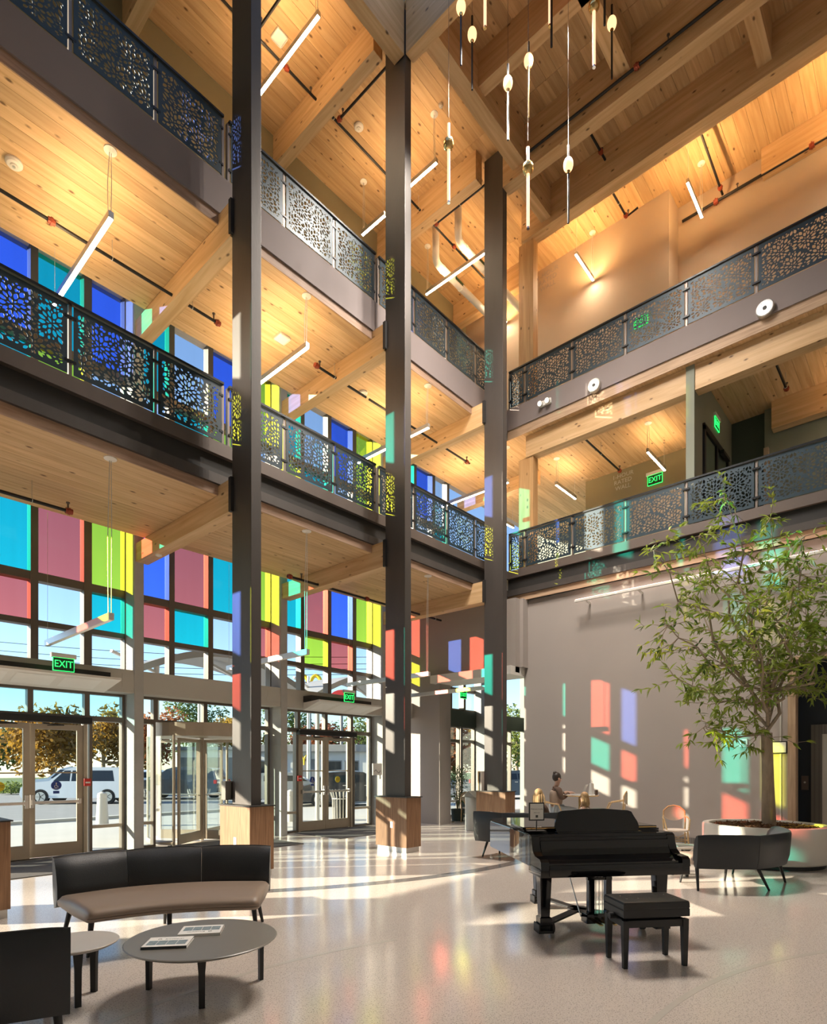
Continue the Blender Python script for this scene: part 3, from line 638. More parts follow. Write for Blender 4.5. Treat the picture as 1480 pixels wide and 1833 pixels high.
def leaf(parent, x0, x1, hinge, blue, ang=0):
    """door leaf with bottom rail, mid rail, glass, push bar and handle; hinge = -1 left, 1 right"""
    bm = rect_frame(B(), x0, x1, .01, 2.42, .10, -.025, .025, .24).box(x0+.1, x1-.1, -.012, .012, 1.52, 1.545)
    lf = bm.build('door_leaf', M['doorbz'], parent)
    if ang:
        hx = x1 if hinge > 0 else x0
        lf.matrix_local = Matrix.Translation((hx, YD, 0)) @ Matrix.Rotation(ang, 4, 'Z') @ Matrix.Translation((-hx, 0, 0))
    else: lf.location = (0, YD, 0)
    B().box(x0+.1, x1-.1, -.004, .004, .25, 1.52).build('pane', M['door'], lf); B().box(x0+.1, x1-.1, -.004, .004, 1.545, 2.32).build('pane', M['door'], lf)
    B().bar((x0+.05, -.085, 1.0), (x1-.05, -.085, 1.0), .035, .05).box(x0+.04, x0+.09, -.09, -.02, .96, 1.05).box(x1-.09, x1-.04, -.09, -.02, .96, 1.05).build('push_bar', M['alu'], lf)
    hh = x0+.05 if hinge > 0 else x1-.05
    B().bbox(hh-.03, hh+.03, -.06, -.025, .9, 1.14, .006).build('handle_plate', M['alu'], lf)
    B().cyl((hh, .07, .75), (hh, .07, 1.5), .015).build('outside_pull', M['alu'], lf)
    sticker(lf, (x0+x1)/2, -.006, 1.3, blue)
    return lf
def double_door(x0, x1, xm, angs, fire=True):
    d = door(rect_frame(B(), x0-.06, x1+.06, 0, 2.52, .06, YG, YG+.14, .0), M['doorbz'])
    leaf(d, x0, xm-.004, -1, False, angs[0]) if angs[2] else leaf(d, x0, xm-.004, -1, True, angs[0])
    leaf(d, xm+.004, x1, 1, True, angs[1]) if angs[2] else leaf(d, xm+.004, x1, 1, False, angs[1])
    op = B().bbox(x0-.12, x1+.1, YG-.14, YG, 2.44, 2.56, .012).build('door_operator', M['black'], d)
    for s, e in ((x0+.35, x0+.7), (x1-.7, x1-.35)): B().bar((s, YG-.07, 2.42), (e, YG-.03, 2.40), .03, .02).bar((e, YG-.03, 2.4), (e-.25, YG+.03, 2.39), .025, .015).build('closer_arm', M['black'], op)
    return d
def transoms(xs, g): 
    for a, b in xs: lite(a, b, 2.56, 3.06, g, .045)
# bay A: double door with the right leaf ajar
double_door(2.36, 4.14, 3.27, (0, R(-7), True))
lite(4.24, 4.88, 0, 2.56, rails=(.5,)); lite(1.75, 2.28, 0, 2.56, rails=(.5,))
transoms(((1.75, 2.36), (2.36, 3.27), (3.27, 4.2), (4.2, 4.88)), 'tealtint')
# bay C: closed double door
double_door(9.16, 10.86, 10.0, (0, 0, False))
lite(8.5, 9.08, 0, 2.56, rails=(.5,)); lite(10.95, 11.64, 0, 2.56, rails=(.5,))
transoms(((8.5, 9.12), (9.12, 10.0), (10.0, 10.9), (10.9, 11.64)), 'door')
# bay B: revolving door
lite(5.1, 5.5, 0, 2.56, rails=(.5,)); transoms(((5.1, 5.5), (5.5, 6.6), (6.6, 7.5), (7.5, 8.25)), 'door'); lite(7.9, 8.25, 0, 2.56, rails=(.5,))
RX, RY, RR = 6.7, 12.35, 1.12
rv = door(B().lathe([(RR-.03, 2.28), (RR, 2.28), (RR, 2.56), (.02, 2.56), (.02, 2.5), (RR-.03, 2.5)], (RX, RY, 0), 40), M['doorbz'])
for a0, a1 in ((150, 212), (-32, 30)):
    g = B(); n = 10; vs = []
    for k in range(n+1):
        a = R(a0 + (a1-a0)*k/n)
        for rr in (RR-.025, RR-.012):
            for z in (.12, 2.28): vs.append((RX+rr*math.cos(a), RY+rr*math.sin(a), z))
    fs = []
    for k in range(n): i = 4*k; fs += [(i, i+4, i+5, i+1), (i+2, i+3, i+7, i+6)]
    g.add(vs, fs).build('curved_pane', M['door'], rv)
    for a in (a0, (a0+a1)/2, a1): B().cyl((RX+RR*math.cos(R(a))*.985, RY+RR*math.sin(R(a))*.985, 0), (RX+RR*math.cos(R(a))*.985, RY+RR*math.sin(R(a))*.985, 2.3), .03).build('drum_post', M['doorbz'], rv)
    B().tube([(RX+(RR-.02)*math.cos(R(a0+(a1-a0)*k/8)), RY+(RR-.02)*math.sin(R(a0+(a1-a0)*k/8)), .07) for k in range(9)], .05, 6).build('drum_sill', M['doorbz'], rv)
for k in range(4):
    a = R(35 + 90*k); wg = rect_frame(B(), .06, RR-.09, .03, 2.24, .06, -.02, .02, .2).build('wing', M['doorbz'], rv)
    wg.matrix_local = Matrix.Translation((RX, RY, 0)) @ Matrix.Rotation(a, 4, 'Z')
    B().box(.12, RR-.15, -.004, .004, .23, 2.18).build('pane', M['door'], wg); B().cyl((.12, -.05, 1.02), (RR-.15, -.05, 1.02), .014).build('push_bar', M['alu'], wg)
B().cyl((RX, RY, 0), (RX, RY, 2.3), .045).build('centre_post', M['doorbz'], rv)
# bay D/E seen through the café opening
lite(13.3, 13.95, 0, 2.9, rails=(.5, 2.45)); d8 = door(rect_frame(B(), 13.98, 14.95, 0, 2.45, .07, YG, YG+.14, .0), M['doorbz']); leaf(d8, 14.05, 14.88, 1, True)
B().bbox(14.0, 14.95, YG-.14, YG, 2.44, 2.56, .012).build('door_operator', M['black'], d8)
for a, b in ((13.98, 14.95), (14.98, 15.75), (15.85, 16.6), (16.7, 17.6), (17.7, 18.9)): lite(a, b, 2.5, 2.98, 'door', .04)
lite(14.98, 15.75, 0, 2.5, rails=(.5,)); lite(15.85, 16.6, 0, 2.5, rails=(.5,)); lite(16.7, 17.6, 0, 2.5); lite(17.7, 18.9, 0, 2.5)
struct(B().box(16.6, 16.75, 11.6, YG, 0, 6).build('wall_cafe_pier', M['concrete']))
# entrance mats
for x0, x1, y0, lab in ((2.2, 4.5, 10.1, 'dark entrance mat inside the open left doors'), (8.9, 11.2, 10.2, 'dark entrance mat inside the closed double doors'), (5.7, 7.8, 10.1, 'dark entrance mat inside the revolving door')):
    tag(B().bbox(x0, x1, y0, 11.9, .0, .012, .005).build('entrance_mat', M['matt']), lab, 'mat', 'entrance mats')
# air curtains over the doors
def air_curtain(x0, x1, lab):
    t = thing('air_curtain', lab, 'air curtain', ((x0+x1)/2, 11.5, 3.0))
    B().box(x0, x1, 11.3, 11.615, 3.22, 3.36).build('recess', M['steeldark'], t)
    lo = B()
    lo.add([(x0-.05, 10.95, 3.19), (x1+.05, 10.95, 3.19), (x1, 11.615, 3.02), (x0, 11.615, 3.02), (x0-.05, 10.95, 3.23), (x1+.05, 10.95, 3.23), (x1, 11.615, 3.2), (x0, 11.615, 3.2)], [(3,2,1,0),(4,5,6,7),(0,1,5,4),(1,2,6,5),(2,3,7,6),(3,0,4,7)])
    lo.build('housing', M['white'], t)
    for k in range(3):
        u = x0+.12+(x1-x0-.24)*k/3; wd = (x1-x0-.24)/3-.12
        B().add([(u, 11.05, 3.16), (u+wd, 11.05, 3.16), (u+wd, 11.5, 3.045), (u, 11.5, 3.045)], [(3, 2, 1, 0)]).build('louvre', M['mesh_w'], t)
air_curtain(2.0, 4.35, 'white air curtain under the left exit sign'); air_curtain(8.95, 10.95, 'white air curtain over the closed double doors')
# exit signs
def exit_sign(pos, right, lab, s=1.0, stem=None):
    p = Vector(pos); r = Vector(right).normalized(); n = r.cross(Vector((0, 0, 1)))
    t = thing('exit_sign', lab, 'sign', p, 'green exit signs')
    def bx(b, a, c, z0, z1, d0, d1):
        vs = [p + r*u + Vector((0, 0, z)) + n*d for d in (d0, d1) for u, z in ((a, z0), (c, z0), (c, z1), (a, z1))]
        return b.add(vs, [(3,2,1,0),(4,5,6,7),(0,1,5,4),(1,2,6,5),(2,3,7,6),(3,0,4,7)])
    bx(B(), -.19*s, .19*s, .11*s, .18*s, -.03, .03).build('mount', M['white'], t)
    if stem: B().cyl(p+Vector((0, 0, .17*s)), (p.x, p.y, stem), .012, n=8).build('stem', M['white'], t)
    bx(B(), -.16*s, .16*s, -.11*s, .11*s, -.006, .006).build('sign_plate', M['exitb'], t)
    e = B()
    for a, c, z0, z1 in ((-.16, .16, -.115, -.105), (-.16, .16, .105, .115), (-.163, -.155, -.11, .11), (.155, .163, -.11, .11)): bx(e, a*s, c*s, z0*s, z1*s, -.008, .009)
    e.build('lit_border', M['exitg'], t)
    text('EXIT', 'lettering', M['exitg'], .165*s, facing(p + n*.008, r), t, .003, width=.85)
exit_sign((3.48, 11.0, 3.36), (1, 0, 0), 'green EXIT sign above the left entrance doors'); exit_sign((9.98, 11.1, 3.38), (1, 0, 0), 'green EXIT sign above the closed double doors')
exit_sign((14.6, 11.0, 3.85), (1, 0, 0), 'small green EXIT sign inside the far opening', stem=Z1); exit_sign((16.775, 5.97, 9.66), (0, -1, 0), 'green EXIT sign over the white framed second floor door', 1.25)
exit_sign((15.05, 3.93, 9.66), (1, 0, 0), 'green EXIT sign above the dark glass second floor doors', 1.1); exit_sign(onX(1147, 575, 15.475), (0, -1, 0), 'green EXIT sign seen through the upper right railing', 1.1)
# fire alarm pulls
for x, lab in ((4.19, 'red fire alarm pull by the open left door'), (9.11, 'red fire alarm pull beside the closed double doors')):
    t = thing('fire_alarm_pull', lab, 'alarm', (x, YG, 1.35)); B().bbox(x-.06, x+.06, YG-.05, YG, 1.28, 1.42, .008).build('box', M['redbox'], t); B().box(x-.04, x+.04, YG-.06, YG-.05, 1.33, 1.36).build('handle', M['paper'], t)
# stencil lettering
wl = [o for o in bpy.data.objects if o.name == 'wall_second_right'][0]; wb = [o for o in bpy.data.objects if o.name == 'wall_upper_beige'][0]
for k, s in enumerate(('1-HOUR', 'RATED', 'WALL')):
    text(s, 'stencil_lettering', M['greywall'], .17, facing((16.795, 6.89, 10.08-.17*k), (0, -1, 0)), wl, .002)
    text(s, 'stencil_lettering', M['taupe'], .19, facing((15.495, 8.6, 16.08-.19*k), (0, -1, 0)), wb, .002)
# ================================================================== linear pendant lamps
def linear(lab, p0, p1, zc, canopy, lit=True, up=True, group='linear pendant lamps', cables=True, wd=.07, ht=.095):
    p0, p1 = Vector(p0), Vector(p1); d = (p1-p0).normalized(); a = d.cross(Vector((0, 0, 1)))
    t = thing('linear_pendant', lab, 'lamp', p0, group)
    B().bar(p0, p1, wd, ht).build('housing', M['alu'], t)
    dz = Vector((0, 0, ht/2+.002))
    B().bar(p0+d*.012-dz, p1-d*.012-dz, wd*.8, .006).build('diffuser', M['lamp2' if wd < .065 and zc == RD else 'lamp'] if lit else M['mesh_w'], t)
    if lit and up: B().bar(p0+d*.05+dz, p1-d*.05+dz, wd*.6, .006).build('added_uplight', M['fillup2' if wd < .065 and zc == RD else 'lampup'], t)  # upward glowing strip, added to brighten the wood ceiling
    c = Vector((canopy[0], canopy[1], zc)); B().lathe([(.085, 0), (.085, -.012), (.03, -.03), (.01, -.035)], c, 20).build('canopy', M['smoke'], t)
    cab = B(); e = p0 + d*.06 + dz
    for s in (-.02, .02): cab.tube([c+a*s*.5, c.lerp(e, .5)+a*s*1.3+d*.012, e+a*s], .005, 6)
    if cables: q = p1 - d*.06 + dz; cab.cyl(q, (q.x, q.y, zc), .0025, n=5)
    cab.build('cable', M['alu'], t)
bays = ['left bay', 'middle bay', 'bay by the central column']
for k in range(3):
    x = 3.33 + 3.42*k
    linear('lit linear pendant under the second floor ceiling, %s' % bays[k], (x, 8.63, 9.34), (x, 11.0, 9.34), Z2, (x, 8.66))
    linear('unlit grey linear pendant over the entrance, %s' % bays[k], (x, 8.62, 3.74), (x, 11.36, 3.74), Z1, (x, 8.66), lit=False)
linear('unlit linear pendant crossing in front of the café opening', (12.7, 8.68, 3.70), (12.7, 11.5, 3.70), Z1, (12.7, 8.74), lit=False)
linear('lit linear pendant at top left under the roof deck', (6.845, 8.42, 15.31), (6.845, 10.5, 15.31), RD, (6.845, 8.5)); linear('lit linear pendant just right of the central column, under the roof', (10.2, 8.42, 15.2), (10.2, 10.0, 15.2), RD, (10.2, 8.5))
linear('lit linear pendant just left of the central column, under the roof', (10.2, 10.86, 15.03), (10.2, 10.05, 15.03), RD, (10.2, 10.8)); linear('lit linear pendant below the white ducts', (12.67, 10.87, 15.01), (12.67, 8.7, 15.01), RD, (12.67, 10.8))
linear('lit linear pendant at the beige wall left of its shadow', (15.41, 7.15, 15.05), (14.35, 7.15, 15.1), RD, (15.36, 7.15), wd=.06); linear('lit linear pendant in front of the upper right wall', (15.41, 4.36, 15.05), (14.3, 4.36, 15.1), RD, (15.36, 4.36), wd=.06)
linear('lit linear pendant behind the tall timber post', (15.4, 9.95, 15.3), (14.5, 9.95, 15.35), RD, (15.35, 9.95), wd=.06); linear('lit linear pendant in the corridor near the second floor timber post', (14.93, 8.03, 9.55), (16.13, 8.03, 9.55), Z2, (14.98, 8.03), wd=.06)
linear('lit linear pendant in the corridor left of the green post', (14.9, 5.49, 9.55), (16.16, 5.49, 9.55), Z2, (14.96, 5.49), wd=.06); linear('lit linear pendant second floor beyond the last steel column', (13.56, 8.7, 9.34), (13.56, 11.0, 9.34), Z2, (13.56, 8.75))
linear('lit linear pendant second floor far corner', (15.0, 10.2, 9.3), (16.2, 10.2, 9.3), Z2, (15.05, 10.2), wd=.06); linear('lit linear pendant deep in the right second floor lift lobby', (14.9, 1.0, 9.6), (16.0, 1.0, 9.6), Z2, (14.95, 1.0), wd=.06)
linear('lit linear pendant upper right gallery, beyond the frame', (15.41, 1.4, 15.05), (14.3, 1.4, 15.1), RD, (15.36, 1.4), wd=.06)
# wall washer along the taupe wall
t = thing('wall_washer', 'long slim lit wall washer along the top of the taupe wall', 'lamp', (13.2, 4, 5.6))
B().bar((13.12, 6.55, 5.60), (13.12, -1.5, 5.60), .07, .05).build('housing', M['white'], t); B().bar((13.12, 6.53, 5.629), (13.12, -1.48, 5.629), .05, .006).build('diffuser', M['cove'], t)
for k in range(7): y = 6.3 - 1.25*k; B().bar((13.14, y, 5.59), (13.4, y, 5.56), .04, .03).build('bracket', M['white'], t)
# round flood lamps on the right upper gallery edge
for (px, py), lab in (((1065, 692), 'round lit flood lamp in a patterned sun patch'), ((1370, 555), 'round lit flood lamp at far right of the gallery edge')):
    c = onX(px, py, XR-.03); t = thing('flood_lamp', lab, 'lamp', c, 'round flood lamps'); xf = Matrix.Translation(c) @ Matrix.Rotation(R(-90), 4, 'Y')
    def L_(prof, n=28): b = B().lathe(prof, (0, 0, 0), n); b.v = [tuple(xf @ Vector(v)) for v in b.v]; return b
    L_([(.16, 0), (.16, .07), (.145, .085), (.12, .085), (.115, .075), (.01, .075)]).build('body', M['alu'], t, 30)
    L_([(.034, .076), (.034, .09), (.005, .09)]).build('sensor', M['steeldark'], t)
    for ring, (rr, n) in enumerate(((.055, 10), (.08, 14), (.104, 18))):
        for k in range(n):
            a = 2*math.pi*(k+.5*(ring % 2))/n; ca, sa = math.cos(a), math.sin(a)
            b = B().cyl((rr*ca, rr*sa, .074), (rr*ca, rr*sa, .082), .0095, n=8); b.v = [tuple(xf @ Vector(v)) for v in b.v]; b.build('led', M['flood'], t)
c = onX(977, 722, XR-.03); t = thing('twin_emergency_light', 'small twin-head emergency light beside the last steel column', 'lamp', c)
B().bbox(c.x-.05, c.x+.0008, c.y-.16, c.y+.16, c.z-.06, c.z+.07, .01).build('box', M['mesh_w'], t)
for s in (-.1, .1):
    B().cyl((c.x-.04, c.y+s, c.z), (c.x-.14, c.y+s, c.z-.03), .05, .065, 16).build('head', M['white'], t); B().cyl((c.x-.14, c.y+s, c.z-.03), (c.x-.146, c.y+s, c.z-.032), .05, n=16).build('lens', M['flood'], t)
# ================================================================== hanging glow lamps of the chandelier
def rod_lamp(px, py, d, kind, lab, cord_top=RD):
    """kind e: glowing egg with dark rod below; b: brass ball with glowing rods; r: glowing rod only"""
    c = at(px, py, d); t = thing('glow_pendant', lab, 'lamp', c, 'hanging glow lamps'); x, y, z = c
    top = .36 if kind == 'e' else .5
    if kind == 'e':
        B().ell((x, y, z), (.085, .085, .125), 18, 12).build('glass_egg', M['egg'], t, True)
        B().lathe([(.022, -.155), (.034, -.12), (.034, -.105), (.01, -.1)], c, 12).build('collar', M['brass'], t, True)
        B().cyl((x, y, z-.15), (x, y, z-1.02), .018, n=10).build('rod', M['blackmat'] if (px % 2) else M['brass'], t, True)
        B().cyl((x, y, z+.12), (x, y, z+.34), .02, n=10).build('stem', M['blackmat'], t, True)
    if kind == 'b':
        B().ell((x, y, z), (.095, .095, .11), 18, 12).build('brass_ball', M['brass'], t, True)
        B().cyl((x, y, z-.1), (x, y, z-1.02), .027, n=10).build('glow_rod', M['rod'], t, True); B().cyl((x, y, z+.1), (x, y, z+.36), .025, n=10).build('upper_glow_rod', M['rod'], t, True)
        B().cyl((x, y, z-1.05), (x, y, z-1.02), .028, n=10).build('end_cap', M['chrome'], t)
    if kind == 'r':
        B().cyl((x, y, z), (x, y, z+1.1), .027, n=10).build('glow_rod', M['rod'], t, True); B().cyl((x, y, z-.03), (x, y, z), .028, n=10).build('end_cap', M['brass'], t); top = 1.1
    li = bpy.data.lights.new('added_fill_spot', 'SPOT'); li.energy = 250; li.spot_size = R(140); li.spot_blend = .9; li.color = (1, .90, .79); li.shadow_soft_size = .02  # extra downward spot added to each pendant to fill the hall
    lo = link('added_fill_light', li, t, (x, y, z-1.10 if kind != 'r' else z-.08))
    B().cyl((x, y, z+top-.02), (x, y, max(cord_top, z+top+.1)), .0035, n=5).build('cord', M['bronze'], t)
for a in ((825, 13, 10.4, 'e', 'glowing egg pendant with brass rod beside the pale skylight beam'), (845, 62, 10.9, 'e', 'glowing egg pendant with dark rod below the purlin crossing'), (909, 149, 10.6, 'e', 'glowing egg pendant with dark rod, centre of the cluster'),
          (946, 109, 10.8, 'e', 'glowing egg pendant with brass rod right of the centre one'), (1017, 295, 10.3, 'e', 'lowest glowing egg pendant with thin brass rod'), (1095, 42, 10.9, 'e', 'glowing egg pendant with dark rod at the right beam'),
          (803, 258, 10.5, 'b', 'glow rod with brass ball, lowest on the left'), (945, 301, 10.2, 'b', 'glow rod with brass ball, lowest in the centre'), (1063, 10, 10.0, 'b', 'glow rod with brass ball cut by the top edge'),
          (868, 48, 10.3, 'r', 'plain glowing rod at the top edge left of centre'), (984, 45, 10.5, 'r', 'plain glowing rod at the top edge right of centre')): rod_lamp(*a)
for px, py, d, lab in ((987, 84, 10.4, 'thin dark rod pendant behind the glowing rod right of centre'), (1082, 45, 10.3, 'thin dark rod pendant beside the brass ball at top right')):
    c = at(px, py, d); t = thing('rod_pendant', lab, 'lamp', c); B().cyl(c, (c.x, c.y, c.z+.9), .02, n=10).build('rod', M['blackmat'], t); B().cyl((c.x, c.y, c.z+.88), (c.x, c.y, RD), .0035, n=5).build('cord', M['alu'], t)
# ================================================================== sprinkler pipes
def pipe(lab, pts, z=None, r=.026, coup=(), hang=(), end=True, ceil=None):
    pts = [Vector(p) for p in pts]; t = thing('sprinkler_pipe', lab, 'pipe', pts[0], 'black sprinkler pipes')
    B().tube(pts, r, 10).build('pipe_run', M['pipe'], t, True)
    L = [(pts[i+1]-pts[i]).length for i in range(len(pts)-1)]; tot = sum(L)
    def pos(f):
        s = f*tot
        for i, l in enumerate(L):
            if s <= l or i == len(L)-1: return pts[i].lerp(pts[i+1], min(1, s/l)), (pts[i+1]-pts[i]).normalized()
            s -= l
    for f in coup: p, d = pos(f); B().cyl(p-d*.05, p+d*.05, r*1.75, n=10).cyl(p-d*.015, p+d*.015, r*2.2, n=8).build('coupling', M['redpipe'], t)
    for f in hang:
        p, d = pos(f); B().cyl(p+Vector((0, 0, r)), (p.x, p.y, ceil), .005, n=6).build('hanger_rod', M['alu'], t); B().tube([p+(Vector((0, 0, 1))*math.cos(R(a))+d.cross(Vector((0, 0, 1)))*math.sin(R(a)))*(r+.008) for a in range(0, 360, 45)], .006, 5, True).build('hanger_ring', M['alu'], t)
    for f in coup[:1]: p, d = pos(min(.97, f+.06)); B().cyl(p, p+Vector((0, 0, .12)), .014, n=8).cyl(p+Vector((0, 0, .12)), p+Vector((0, 0, .135)), .03, n=8).build('sprinkler_head', M['bronze'], t)
    return t
a = onX(398, 577, 5.6); yp = 9.9
def runX(px0, py0, px1, py1, z): A, Bq = onZ(px0, py0, z), onZ(px1, py1, z); ym = (A.y+Bq.y)/2; return [(A.x, ym, z), (Bq.x, ym, z)]
z2p, z1p, zrp = Z2-.3, Z1-.3, RD-.35
pipe('black sprinkler pipe under the second floor ceiling, leftmost bay', runX(-60, 310, 396, 577, z2p), coup=(.99, .27), hang=(.5, .86), ceil=Z2)
pipe('black sprinkler pipe under the second floor ceiling, middle bay', runX(543, 670, 862, 820, z2p)[:1] + [(9.2, runX(543, 670, 862, 820, z2p)[0][1], z2p)], coup=(.01,), hang=(.35,), ceil=Z2)
pipe('black sprinkler pipe under the second floor ceiling near the last column', [(9.3, runX(543, 670, 862, 820, z2p)[0][1], z2p), (13.1, runX(543, 670, 862, 820, z2p)[0][1], z2p)], coup=(.97,), hang=(.3, .7), ceil=Z2)
pipe('black sprinkler pipe under the entrance ceiling at left', runX(-60, 862, 127, 916, z1p), coup=(.98,), hang=(.6,), ceil=Z1)
pipe('black sprinkler pipe under the entrance ceiling crossing the doors', runX(515, 1031, 690, 1082, z1p)[:1] + [(12.6, runX(515, 1031, 690, 1082, z1p)[0][1], z1p)], coup=(.01, .45), hang=(.2, .95), ceil=Z1)
ym = onZ(603, 218, zrp).y; xa = onZ(477, 85, zrp).x; xb = onZ(603, 218, zrp).x; xc_ = onZ(765, 390, zrp).x
pipe('black sprinkler main under the roof deck of the left gallery', [(xa-3, ym, zrp), (xc_+2.6, ym, zrp)], coup=(.33, .62, .86), hang=(.45, .72), ceil=RD)
pipe('black sprinkler branch left of the left column at the roof', [(xa-.27, ym-.03, zrp), (xa-.27, 8.0, zrp)], coup=(.03,)); pipe('black sprinkler branch running to the central column at the roof', [(xb, ym-.03, zrp), (xb, 8.1, zrp)], coup=(.03,))
pipe('black sprinkler branch under the roof beside the last column, upper', [(xc_, ym-.03, zrp), (xc_, 8.35, zrp)], coup=(.03,)); pipe('black sprinkler branch under the roof beside the last column, lower', [(xc_+.28, ym-.03, zrp), (xc_+.28, 8.3, zrp)], coup=(.03,), hang=(.5,), ceil=RD)
pipe('long black pipe along the roof beam above the hanging lamps', [(11.66, 7.0, 15.5), (11.66, -3, 15.5)], coup=(.25, .5), r=.03)
pipe('short black pipe dropping between the two long roof beams', [(12.1, 5.9, 15.9), (13.35, 5.9, 15.9)], coup=(.8,))
pipe('black pipe along the upper right wall below the deck', [(16.0, 5.0, 15.72), (16.0, -3, 15.72)], coup=(.1, .35), hang=(.75,), ceil=RD, r=.035)
pipe('black pipe crossing the deck to the upper right wall', [(13.8, 4.05, 15.95), (16.0, 4.05, 15.8)], coup=(.9,)); pipe('black pipe with elbow above the beige wall', [(13.8, 6.1, 15.9), (15.1, 6.1, 15.9), (15.1, 5.8, 15.95)], coup=(.78,), hang=(.5,), ceil=RD)
pipe('black pipe across the second floor corridor ceiling, left of post', [(13.72, 6.75, 9.95), (16.3, 6.75, 9.95)], coup=(.97,), hang=(.5,), ceil=Z2); pipe('black pipe in the right second floor lobby ceiling', [(13.72, 2.55, 9.95), (15.2, 2.55, 9.95)], coup=(.96,), hang=(.9,), ceil=Z2)
# white rainwater pipes in the far upper corner
for top_, py, lab in ((onZ(787, 400, RD), 465, 'left white bent pipe under the roof deck'), (onZ(820, 372, RD), 432, 'right white bent pipe under the roof deck')):
    x, y = top_.x, top_.y + (.14 if py == 465 else 0); zb = onX(787 if py == 465 else 820, py, x).z; t = thing('white_pipe', lab, 'pipe', (x, y, zb), 'white pipes')
    pts = [(x, y, RD-.002), (x, y, zb+.18), (x+.03, y, zb+.07), (x+.08, y, zb+.02), (x+.18, y, zb), (x+1, y, zb), (15.49, y, zb)]
    B().tube(pts, .095, 16).build('pipe_run', M['whitepipe'], t, True)
    for u in (.05, .9): B().cyl((x+.2+u, y, zb), (x+.26+u, y, zb), .105, n=16).build('pipe_socket', M['whitepipe'], t)
    B().box(x+.75, x+1.15, y-.1, y-.094, zb-.03, zb+.05).build('flow_label', M['exitb'], t)
# ceiling devices
def device(px, py, z, lab, r=.075, kind='smoke_detector'):
    c = onZ(px, py, z); t = thing(kind, lab, 'detector' if kind == 'smoke_detector' else 'device', c, 'white ceiling devices')
    if kind == 'ceiling_speaker': B().bbox(c.x-.13, c.x+.13, c.y-.13, c.y+.13, z-.05, z, .045).build('body', M['smoke'], t, 60)
    else:
        B().lathe([(r, 0), (r, -.025), (r*.8, -.05), (r*.45, -.055), (r*.4, -.07), (.005, -.07)], c, 20).build('body', M['smoke'], t, 30); B().lathe([(r*.2, -.07), (r*.2, -.076), (.003, -.076)], c, 12).build('sensor', M['alu'], t)
device(25, 290, Z2, 'white smoke detector at the left edge under second floor ceiling', .11); device(642, 226, RD, 'white smoke detector beside the roof sprinkler main', .11); device(650, 702, Z2, 'white smoke detector in the middle bay, second floor ceiling', .1)
device(789, 187, RD, 'tiny white ceiling sensor behind the brass ball lamp', .05); device(500, 65, RD, 'white access point on the roof deck at upper left', .1, 'ceiling_speaker'); device(505, 604, Z2, 'white access point on the second floor ceiling', .1, 'ceiling_speaker')
c = Vector((5.05, 10.9, Z1-.353)); t = thing('smoke_detector', 'white round detector on the underside of the left entrance beam', 'detector', c); B().lathe([(.06, 0), (.06, -.02), (.03, -.035), (.005, -.035)], c, 16).build('body', M['smoke'], t, 30)
# wall items on the taupe wall
for y, z, lab, n in ((3.42, 2.17, 'left white thermostat on the taupe wall', 0), (3.08, 2.17, 'right white thermostat on the taupe wall', 1)):
    c = onX(1304 if n == 0 else 1331, 1330, 13.4); t = thing('thermostat', lab, 'thermostat', c)
    B().bbox(13.37, 13.4, c.y-.075, c.y+.075, c.z-.075, c.z+.075, .012).build('case', M['mesh_w'], t); B().box(13.365, 13.37, c.y-.04, c.y+.04, c.z-.02, c.z+.045).build('screen', M['tablegrey'], t)
c = onX(1392, 1338, 13.4); t = thing('picture_frame', 'small black framed notice behind the tree trunk', 'picture', c)
B().box(13.375, 13.4, c.y-.16, c.y+.16, c.z-.12, c.z+.12).build('frame', M['black'], t); B().box(13.372, 13.376, c.y-.14, c.y+.14, c.z-.1, c.z+.1).build('print', M['paper'], t)
c = onY(673, 1377, 11.6); t = thing('wall_map', 'small white map sign on the grey pier right of the doors', 'sign', c); B().box(11.55, 11.59, 11.58, 11.6, 1.3, 1.62).box(c.x-.15, c.x+.2, 11.57, 11.6, c.z-.16, c.z+.16).build('plate', M['paper'], t); B().tube([(c.x-.1+.06*k, 11.566, c.z-.06+.05*math.sin(k*1.7)) for k in range(5)], .006, 5).build('map_lines', M['ink'], t)
